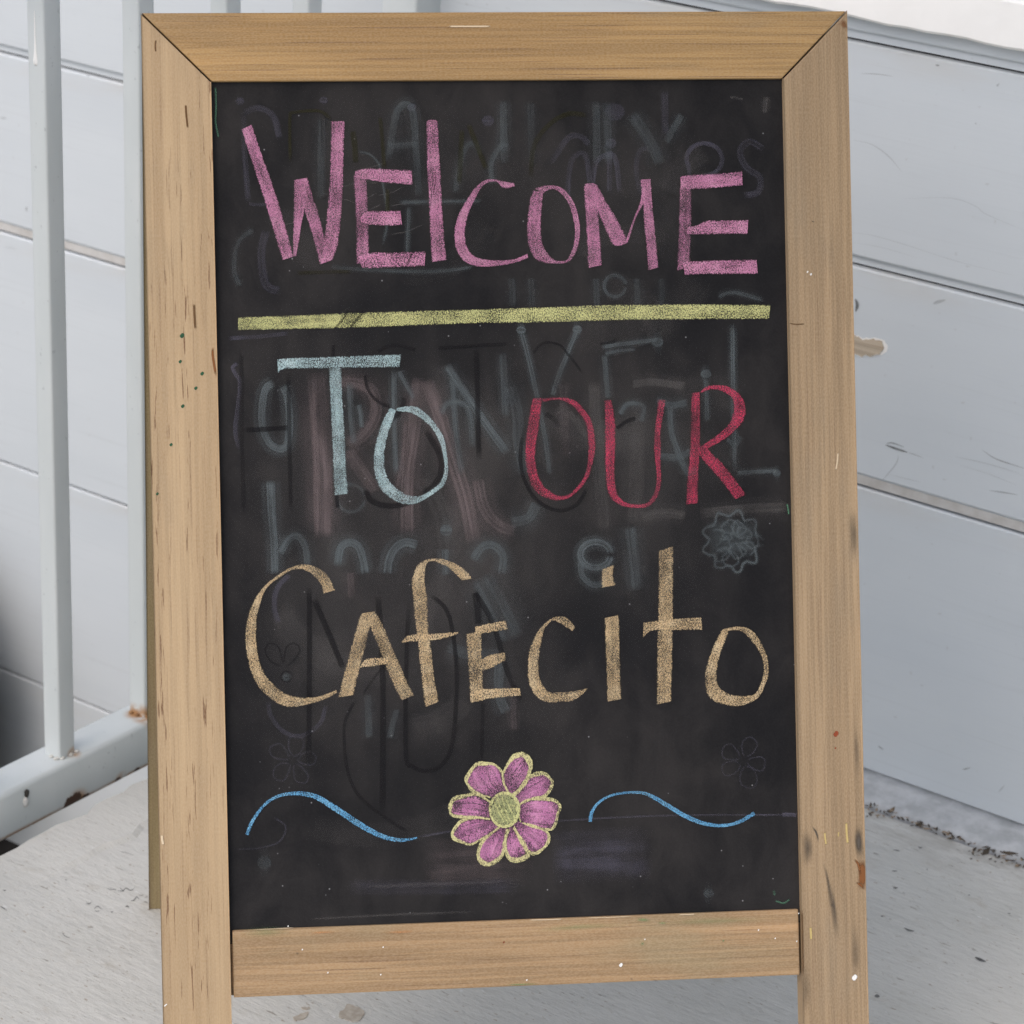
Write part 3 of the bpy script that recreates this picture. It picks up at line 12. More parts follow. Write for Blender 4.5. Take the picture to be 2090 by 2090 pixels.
WOOD_MARKS = [('green',('c',[(288,2717),(291,2731),(286,2746),(287,2762)],[10.6,44.4,46.6,12.7]),1.0),('green',('c',[(268,2944),(270,2954),(266,2964),(267,2976)],[7.4,31.1,32.6,8.9]),1.0),('green',('c',[(451,3047),(453,3058),(449,3070),(450,3083)],[8.5,35.6,37.3,10.2]),1.0),('green',('c',[(395,3172),(397,3182),(393,3192),(394,3204)],[7.6,32.0,33.5,9.1]),1.0),('green',('c',[(281,3321),(283,3332),(279,3343),(280,3356)],[8.0,33.8,35.4,9.7]),1.0),('green',('c',[(175,3648),(177,3658),(173,3667),(174,3679)],[7.2,30.2,31.7,8.6]),1.0),('green',('c',[(50,4064),(52,4073),(49,4082),(50,4092)],[6.3,26.7,27.9,7.6]),1.0),('knot',('c',[(552,2831),(543,2897),(557,3014),(571,3106)],29.6),0.8),('fleck',('c',[(361,781),(364,856),(374,981)],21.2),0.9),('fleck',('c',[(122,231),(116,273),(119,331)],16.9),0.8),('fleck',('c',[(395,2471),(397,2575),(402,2687)],25.4),0.8),('red',('c',[(5865,6263),(5869,6281),(5862,6299),(5864,6319)],[12.7,53.3,55.9,15.2]),1.0),('red',('c',[(5858,6405),(5859,6411),(5857,6417),(5857,6424)],[4.2,17.8,18.6,5.1]),1.0),('knot',('c',[(6062,7382),(6072,7523),(6061,7664)],84.7),0.85),('knot',('c',[(5997,7380),(6039,7437),(6059,7544)],29.6),0.7),('knot',('c',[(6006,7585),(6053,7612),(6087,7652)],25.4),0.7),('stain',('c',[(6047,7074),(6044,7245),(6058,7394)],93.1),0.75),('stain',('c',[(5560,7100),(5591,7272),(5570,7463)],127.0),0.4),('stain',('c',[(5626,7077),(5672,7146),(5692,7241)],25.4),0.8),('stain',('c',[(5768,7534),(5806,7791),(5841,8133)],76.2),0.45),('stain',('c',[(5719,7361),(5767,7576),(5788,7790)],38.1),0.4),('stain',('c',[(6000,7841),(5996,8225),(6001,8396)],110.1),0.25),('stain',('c',[(5536,8207),(5551,8506),(5533,8761)],110.1),0.22),('stain',('c',[(6048,4299),(6059,4555),(6058,4811)],93.1),0.35),('stain',('c',[(6036,6220),(6044,6433),(6046,6732)],59.3),0.25),('yellow',('c',[(5746,7145),(5749,7192),(5757,7252)],21.2),0.8),('yellow',('c',[(5872,7145),(5867,7162),(5867,7187)],16.9),0.7),('yellow',('c',[(5939,7062),(5941,7156),(5948,7250)],25.4),0.85),('yellow',('c',[(5602,7962),(5605,8018),(5604,8073)],25.4),0.9),('white',('c',[(5984,8388),(5987,8406),(5980,8424),(5982,8445)],[12.7,53.3,55.9,15.2]),1.0),('white',('c',[(3931,8209),(3933,8220),(3929,8232),(3930,8246)],[8.5,35.6,37.3,10.2]),1.0),('pale',('c',[(5936,3844),(5930,3912),(5915,3997)],16.9),0.8),('white',('c',[(4145,8006),(4146,8011),(4144,8015),(4145,8021)],[3.4,14.2,14.9,4.1]),0.9),('white',('c',[(5143,7963),(5144,7968),(5142,7973),(5143,7978)],[3.4,14.2,14.9,4.1]),0.9),('white',('c',[(5289,8041),(5290,8046),(5288,8050),(5288,8056)],[3.4,14.2,14.9,4.1]),0.9),('white',('c',[(5478,8074),(5479,8078),(5477,8083),(5478,8089)],[3.4,14.2,14.9,4.1]),0.9),('white',('c',[(5501,7833),(5502,7837),(5500,7841),(5501,7846)],[3.0,12.4,13.0,3.6]),0.9),('white',('c',[(1882,7986),(1883,7991),(1881,7996),(1882,8001)],[3.4,14.2,14.9,4.1]),0.9),('white',('c',[(1192,7981),(1193,7985),(1191,7990),(1192,7995)],[3.4,14.2,14.9,4.1]),0.9),('white',('c',[(1405,8185),(1406,8190),(1404,8195),(1404,8201)],[3.8,16.0,16.8,4.6]),0.9),('white',('c',[(1856,8220),(1857,8225),(1855,8230),(1856,8235)],[3.4,14.2,14.9,4.1]),0.9),('white',('c',[(3111,8315),(3112,8321),(3110,8326),(3111,8332)],[3.8,16.0,16.8,4.6]),0.9),('white',('c',[(1076,7777),(1076,7781),(1075,7785),(1075,7790)],[3.0,12.4,13.0,3.6]),0.9),('white',('c',[(5731,2277),(5733,2285),(5730,2292),(5731,2301)],[5.3,22.2,23.3,6.3]),0.9),('white',('c',[(5702,2258),(5703,2264),(5700,2270),(5701,2277)],[4.2,17.8,18.6,5.1]),0.9),('fleck',('c',[(5531,2712),(5592,2722),(5665,2719)],12.7),0.8),('stain',('c',[(5742,1816),(5759,1833),(5776,1829)],12.7),0.8),('knot',('c',[(6040,83),(6070,117),(6086,160)],67.7),0.5),('pale',('c',[(2614,123),(2783,124),(2981,124)],16.9),0.9),('greensmear',('c',[(4063,7845),(4131,7843),(4208,7855)],42.3),0.5),('greensmear',('c',[(4250,7877),(4302,7879),(4345,7881)],25.4),0.4),('greensmear',('c',[(4123,8029),(4126,8043),(4120,8056),(4122,8071)],[9.5,40.0,41.9,11.4]),0.5),('greensmear',('c',[(4831,8038),(4833,8047),(4830,8056),(4831,8066)],[6.3,26.7,27.9,7.6]),0.6),('greensmear',('c',[(2919,8358),(3046,8359),(3259,8359)],21.2),0.6),('greensmear',('c',[(626,7829),(875,7826),(1125,7827)],110.1),0.22),('greensmear',('c',[(4208,7876),(4723,7878),(5370,7877)],76.2),0.18),('greensmear',('c',[(3141,7903),(3567,7885),(4079,7879)],67.7),0.2),('red',('c',[(2919,7981),(2921,7988),(2918,7995),(2919,8003)],[5.1,21.3,22.4,6.1]),0.7),('orange',('c',[(1249,7852),(1354,7848),(1500,7849)],29.6),0.4),('orange',('c',[(1876,7868),(2044,7870),(2170,7866)],29.6),0.35),('pale',('c',[(3143,7808),(3313,7811),(3432,7811)],10.2),0.9),('pale',('c',[(3654,7808),(3824,7811),(4038,7810)],8.5),0.7),('pale',('c',[(4445,7811),(4509,7811),(4587,7812)],10.2),0.9),('pale',('c',[(792,7802),(959,7800),(1125,7798)],7.6),0.6),('pale',('c',[(24,6970),(27,7012),(34,7054)],25.4),0.9),('white',('c',[(13,8425),(25,8413),(38,8405)],12.7),0.95),('fleck',('c',[(599,7882),(597,8099),(595,8299)],12.7),0.6),('fleck',('c',[(5530,7806),(5530,8079),(5528,8377)],16.9),0.75),('stain',('c',[(4197,8363),(4231,8372),(4265,8378)],21.2),0.4),('stain',('c',[(4005,8342),(4022,8351),(4039,8356)],21.2),0.4),('stain',('c',[(1129,8011),(1149,8020),(1170,8025)],21.2),0.4)]
WALL_CRACKS = [([(-1.4315,0.8053,-1.4315,0.8049),(-1.4268,0.8062,-1.4267,0.8055),(-1.422,0.8072,-1.4219,0.8062),(-1.4172,0.8081,-1.4171,0.8069),(-1.4123,0.8087,-1.4123,0.8074),(-1.4074,0.8091,-1.4075,0.8079),(-1.4024,0.8093,-1.4025,0.8082),(-1.3975,0.8093,-1.3975,0.8086),(-1.3925,0.8093,-1.3925,0.809)],0.35),([(-1.433,0.7329,-1.433,0.7326),(-1.4273,0.7332,-1.4273,0.7326),(-1.4215,0.7336,-1.4216,0.7327),(-1.4158,0.7336,-1.416,0.7326),(-1.4101,0.733,-1.4105,0.7318),(-1.4044,0.7315,-1.405,0.7303),(-1.3987,0.7293,-1.3994,0.7281),(-1.3932,0.7268,-1.394,0.7256),(-1.3882,0.724,-1.389,0.7229),(-1.3838,0.721,-1.3846,0.7201),(-1.3799,0.7177,-1.3805,0.717),(-1.3762,0.7143,-1.3766,0.7138),(-1.3724,0.7109,-1.3726,0.7106)],0.3),([(-1.3665,0.6827,-1.3665,0.6825),(-1.3523,0.6861,-1.3522,0.6857),(-1.3378,0.6898,-1.3377,0.6892),(-1.3241,0.6929,-1.324,0.6922),(-1.3124,0.695,-1.3124,0.6941),(-1.303,0.6955,-1.3031,0.6946),(-1.2953,0.695,-1.2955,0.694),(-1.2888,0.6939,-1.2892,0.6929),(-1.2832,0.6927,-1.2836,0.6917),(-1.2793,0.6915,-1.2799,0.6905),(-1.2771,0.69,-1.2778,0.6891),(-1.2746,0.6883,-1.2751,0.6875),(-1.2694,0.6866,-1.2697,0.6858),(-1.2604,0.6847,-1.2607,0.684),(-1.2491,0.6827,-1.2493,0.6821),(-1.2368,0.6806,-1.2369,0.6802),(-1.2251,0.6786,-1.2251,0.6783)],0.3),([(-1.3587,0.4055,-1.3589,0.4045),(-1.3551,0.4059,-1.3557,0.4037),(-1.3516,0.4061,-1.3524,0.4029),(-1.3482,0.4062,-1.3491,0.4024),(-1.3448,0.4061,-1.3457,0.4021),(-1.3415,0.4059,-1.3423,0.402),(-1.3382,0.4055,-1.3389,0.4023),(-1.335,0.4049,-1.3354,0.4027),(-1.3317,0.4042,-1.3319,0.4032)],0.9),([(-1.3579,0.4073,-1.3577,0.4068),(-1.3564,0.4083,-1.356,0.4072),(-1.3549,0.4093,-1.3544,0.4077),(-1.3531,0.4102,-1.3529,0.4081),(-1.3506,0.4107,-1.3508,0.4084),(-1.3475,0.4106,-1.3479,0.4084),(-1.3439,0.4102,-1.3443,0.4084),(-1.3401,0.4096,-1.3405,0.4083),(-1.3366,0.409,-1.3367,0.4084)],0.7),([(-1.3318,0.4039,-1.3319,0.4035),(-1.3294,0.4041,-1.3295,0.4033),(-1.3269,0.4042,-1.3272,0.4031),(-1.3245,0.4043,-1.3248,0.4029),(-1.3219,0.4042,-1.3223,0.4027),(-1.3193,0.4039,-1.3196,0.4026),(-1.3165,0.4036,-1.3169,0.4024),(-1.3138,0.4031,-1.314,0.4023),(-1.3111,0.4026,-1.3112,0.4023)],0.5),([(-1.342,0.3981,-1.3423,0.398),(-1.342,0.3957,-1.3426,0.3956),(-1.3419,0.3934,-1.3428,0.3933),(-1.342,0.3908,-1.3432,0.3908),(-1.3429,0.3877,-1.3441,0.388),(-1.3447,0.3839,-1.346,0.3844),(-1.3473,0.3795,-1.3485,0.3801),(-1.35,0.3753,-1.3512,0.3759),(-1.3523,0.3718,-1.3534,0.3723),(-1.354,0.3693,-1.3549,0.3698),(-1.3554,0.3674,-1.3561,0.3678),(-1.3566,0.3658,-1.3572,0.3661),(-1.358,0.3641,-1.3583,0.3643)],0.5),([(-1.2435,0.4306,-1.2437,0.4302),(-1.2397,0.4293,-1.24,0.4285),(-1.2359,0.4279,-1.2364,0.4269),(-1.232,0.4266,-1.2326,0.4254),(-1.2281,0.4257,-1.2286,0.4242),(-1.224,0.4251,-1.2244,0.4235),(-1.2197,0.4248,-1.22,0.4231),(-1.2152,0.4246,-1.2155,0.4229),(-1.2106,0.4243,-1.2109,0.4228),(-1.2057,0.424,-1.206,0.4227),(-1.2006,0.4238,-1.2008,0.4227),(-1.1955,0.4235,-1.1956,0.4227),(-1.1904,0.4232,-1.1905,0.4228)],0.5),([(-1.351,0.3727,-1.3511,0.3724),(-1.3456,0.373,-1.3457,0.3724),(-1.3401,0.3733,-1.3402,0.3724),(-1.3347,0.3736,-1.3349,0.3725),(-1.3296,0.3738,-1.3298,0.3726),(-1.3249,0.374,-1.325,0.3729),(-1.3204,0.3742,-1.3205,0.3732),(-1.316,0.3743,-1.3161,0.3736),(-1.3116,0.3743,-1.3116,0.3741)],0.25),([(-1.2742,0.4144,-1.2742,0.414),(-1.2655,0.4152,-1.2655,0.4144),(-1.2569,0.416,-1.257,0.4149),(-1.2481,0.4167,-1.2483,0.4153),(-1.2389,0.4171,-1.2391,0.4157),(-1.2291,0.4172,-1.2293,0.4159),(-1.2189,0.4171,-1.219,0.4159),(-1.2085,0.4168,-1.2086,0.416),(-1.1982,0.4165,-1.1983,0.4162)],0.25),([(-1.2673,0.406,-1.2673,0.4057),(-1.2583,0.4061,-1.2584,0.4055),(-1.2493,0.4063,-1.2494,0.4054),(-1.2404,0.4063,-1.2406,0.4052),(-1.2317,0.406,-1.232,0.4048),(-1.2234,0.4053,-1.2237,0.4042),(-1.2153,0.4043,-1.2155,0.4034),(-1.2073,0.4032,-1.2075,0.4026),(-1.1993,0.4021,-1.1994,0.4018)],0.2),([(-1.2297,0.3876,-1.2297,0.387),(-1.2253,0.3886,-1.2253,0.3874),(-1.221,0.3895,-1.221,0.3878),(-1.2166,0.3904,-1.2167,0.3882),(-1.2124,0.391,-1.2125,0.3887),(-1.2083,0.3914,-1.2084,0.3893),(-1.2043,0.3917,-1.2044,0.3899),(-1.2003,0.3918,-1.2004,0.3905),(-1.1963,0.3918,-1.1964,0.3913)],0.35),([(-1.424,0.6324,-1.424,0.6321),(-1.4184,0.6332,-1.4184,0.6328),(-1.4131,0.6341,-1.4131,0.6335),(-1.4073,0.6348,-1.4073,0.6341),(-1.4,0.6352,-1.4001,0.6343),(-1.3913,0.6352,-1.3915,0.6342),(-1.3816,0.6349,-1.3818,0.6339),(-1.3706,0.6344,-1.3708,0.6333),(-1.358,0.6337,-1.3582,0.6326),(-1.3433,0.6327,-1.3436,0.6316),(-1.3268,0.6313,-1.3271,0.6303),(-1.3097,0.6301,-1.3099,0.6291),(-1.2931,0.6292,-1.2933,0.6283),(-1.2772,0.6288,-1.2773,0.628),(-1.2615,0.6287,-1.2615,0.6281),(-1.2458,0.6287,-1.2458,0.6283),(-1.2302,0.6287,-1.2302,0.6285)],0.2),([(-1.4217,0.6219,-1.4217,0.6217),(-1.4131,0.6227,-1.4131,0.6221),(-1.4047,0.6236,-1.4048,0.6227),(-1.3961,0.6242,-1.3962,0.6232),(-1.3869,0.6246,-1.387,0.6235),(-1.3769,0.6244,-1.3771,0.6234),(-1.3663,0.6239,-1.3665,0.623),(-1.3556,0.6232,-1.3558,0.6226),(-1.3451,0.6226,-1.3452,0.6223)],0.15),([(-1.3299,0.046,-1.3302,0.0454),(-1.3288,0.046,-1.3296,0.0447),(-1.3279,0.0459,-1.3289,0.044),(-1.327,0.0458,-1.3282,0.0435),(-1.3261,0.0455,-1.3273,0.0431),(-1.3252,0.0452,-1.3263,0.0428),(-1.3243,0.0447,-1.3252,0.0428),(-1.3235,0.0441,-1.3241,0.0428),(-1.3226,0.0435,-1.3229,0.0429)],0.6),([(-1.2232,0.0533,-1.2231,0.0527),(-1.2223,0.0541,-1.222,0.0529),(-1.2214,0.0548,-1.221,0.053),(-1.2205,0.0555,-1.2199,0.0534),(-1.2195,0.0561,-1.2187,0.054),(-1.2182,0.0569,-1.2173,0.0549),(-1.2167,0.0577,-1.216,0.0561),(-1.2151,0.0584,-1.2146,0.0573),(-1.2135,0.0591,-1.2133,0.0586)],0.5),([(-1.1773,0.0405,-1.1768,0.0403),(-1.1769,0.042,-1.1758,0.0415),(-1.1764,0.0434,-1.1748,0.0427),(-1.1758,0.0448,-1.174,0.0439),(-1.1751,0.0462,-1.1731,0.0453),(-1.1742,0.0477,-1.1723,0.0468),(-1.1731,0.0491,-1.1716,0.0484),(-1.172,0.0506,-1.171,0.0501),(-1.1708,0.052,-1.1704,0.0518)],0.4),([(-1.2707,0.8242,-1.2713,0.8246),(-1.2709,0.823,-1.2724,0.8238),(-1.2714,0.8217,-1.2736,0.8228),(-1.2718,0.8206,-1.2744,0.822),(-1.2734,0.8209,-1.2734,0.8209),(-1.2744,0.822,-1.2718,0.8206),(-1.2736,0.8228,-1.2714,0.8217),(-1.2724,0.8238,-1.2709,0.823),(-1.2713,0.8246,-1.2707,0.8242)],0.3),([(-1.3451,0.8306,-1.3452,0.8299),(-1.3444,0.8309,-1.3447,0.8295),(-1.3438,0.8312,-1.3441,0.8292),(-1.3432,0.8314,-1.3436,0.829),(-1.3426,0.8314,-1.343,0.8289),(-1.3421,0.8313,-1.3424,0.8289),(-1.3415,0.8311,-1.3418,0.8291),(-1.341,0.8308,-1.3412,0.8294),(-1.3405,0.8304,-1.3406,0.8297)],0.6),([(-1.2936,0.7783,-1.2935,0.7778),(-1.2934,0.7786,-1.2932,0.7775),(-1.2931,0.779,-1.2928,0.7774),(-1.2928,0.7792,-1.2927,0.7773),(-1.2923,0.7793,-1.2926,0.7772),(-1.2918,0.7792,-1.2925,0.7772),(-1.2915,0.7789,-1.2922,0.7773),(-1.2913,0.7786,-1.2918,0.7775),(-1.2912,0.7782,-1.2914,0.7777)],0.7),([(-1.4123,0.5605,-1.4135,0.5598),(-1.4108,0.5595,-1.4134,0.5579),(-1.4092,0.5585,-1.413,0.5561),(-1.4079,0.557,-1.4127,0.5547),(-1.4072,0.5549,-1.4125,0.5534),(-1.4073,0.5525,-1.4124,0.5521),(-1.408,0.5503,-1.4122,0.5503),(-1.4091,0.5482,-1.412,0.5482),(-1.4102,0.5461,-1.4115,0.5461)],0.8),([(-1.3197,0.5771,-1.319,0.5761),(-1.3187,0.5785,-1.3174,0.5764),(-1.3178,0.5798,-1.3158,0.5767),(-1.3165,0.5811,-1.3143,0.5772),(-1.3149,0.5822,-1.3128,0.578),(-1.3129,0.5831,-1.3111,0.579),(-1.3106,0.5838,-1.3092,0.5804),(-1.3082,0.5843,-1.3072,0.582),(-1.3058,0.5847,-1.3053,0.5837)],0.3),([(-2.5598,0.5949,-2.5593,0.5944),(-2.5597,0.5954,-2.5585,0.5945),(-2.5594,0.596,-2.5579,0.5946),(-2.5586,0.5967,-2.5578,0.5944),(-2.557,0.5969,-2.5586,0.5943),(-2.556,0.5964,-2.5587,0.5944),(-2.5557,0.5957,-2.5581,0.5942),(-2.5556,0.595,-2.5573,0.594),(-2.5557,0.5942,-2.5564,0.5938)],0.5),([(-2.6027,-0.036,-2.6033,-0.0367),(-2.6015,-0.0359,-2.603,-0.0375),(-2.6005,-0.0359,-2.6026,-0.0381),(-2.5995,-0.036,-2.6022,-0.0387),(-2.5987,-0.0364,-2.6017,-0.0391),(-2.5982,-0.0369,-2.6012,-0.0394),(-2.5979,-0.0376,-2.6005,-0.0395),(-2.5979,-0.0383,-2.5997,-0.0397),(-2.598,-0.0391,-2.5988,-0.0397)],0.5),([(-2.6751,0.3945,-2.6757,0.3945),(-2.675,0.3937,-2.6764,0.3938),(-2.675,0.393,-2.6771,0.3931),(-2.6751,0.3924,-2.6777,0.3922),(-2.675,0.392,-2.6778,0.3911),(-2.6749,0.3914,-2.6774,0.3902),(-2.6747,0.3906,-2.6767,0.3895),(-2.6745,0.3896,-2.6759,0.3889),(-2.6744,0.3887,-2.675,0.3883)],0.6),([(-2.5556,-0.2204,-2.5565,-0.2207),(-2.555,-0.2216,-2.5571,-0.2223),(-2.5545,-0.2228,-2.5575,-0.2238),(-2.5543,-0.2241,-2.5579,-0.2252),(-2.5543,-0.2254,-2.558,-0.2264),(-2.5546,-0.2267,-2.5581,-0.2273),(-2.5551,-0.2278,-2.5581,-0.2282),(-2.5559,-0.2289,-2.5579,-0.2292),(-2.5567,-0.23,-2.5576,-0.2301)],0.3),([(-2.7196,0.328,-2.7197,0.3275),(-2.7159,0.329,-2.716,0.3278),(-2.7121,0.33,-2.7123,0.3283),(-2.7085,0.3308,-2.7088,0.3287),(-2.7052,0.3313,-2.7057,0.3291),(-2.7026,0.3313,-2.7034,0.3293),(-2.7005,0.3311,-2.7013,0.3294),(-2.6987,0.3307,-2.6993,0.3295),(-2.6969,0.3302,-2.6972,0.3297)],0.3),([(-2.722,0.5084,-2.7221,0.5077),(-2.72,0.509,-2.7203,0.5075),(-2.718,0.5096,-2.7185,0.5074),(-2.7161,0.51,-2.7167,0.5073),(-2.7143,0.5102,-2.715,0.5074),(-2.7128,0.5103,-2.7135,0.5076),(-2.7115,0.5101,-2.7121,0.5079),(-2.7103,0.5099,-2.7107,0.5084),(-2.709,0.5096,-2.7092,0.5089)],0.3)]
BARE_PATCH = [(-1.4215,0.5212),(-1.4098,0.5207),(-1.3998,0.5186),(-1.3879,0.5215),(-1.3789,0.522),(-1.3721,0.5209),(-1.368,0.5163),(-1.3687,0.5116),(-1.3725,0.5073),(-1.38,0.5038),(-1.3856,0.499),(-1.3929,0.4995),(-1.4006,0.4964),(-1.4074,0.4976),(-1.4185,0.4914)]
DECK_PATCHES = [[(-1.4901,1.8392),(-1.4901,1.8482),(-1.4917,1.856),(-1.4845,1.8564),(-1.4756,1.856),(-1.4679,1.8511),(-1.4643,1.8407),(-1.4685,1.8339),(-1.4762,1.8329),(-1.4838,1.8332)],[(-1.5167,1.8032),(-1.5168,1.812),(-1.5132,1.8196),(-1.5081,1.8149),(-1.5079,1.806),(-1.5119,1.8005)],[(-1.5235,1.8199),(-1.521,1.8243),(-1.5155,1.8267),(-1.5169,1.821)]]
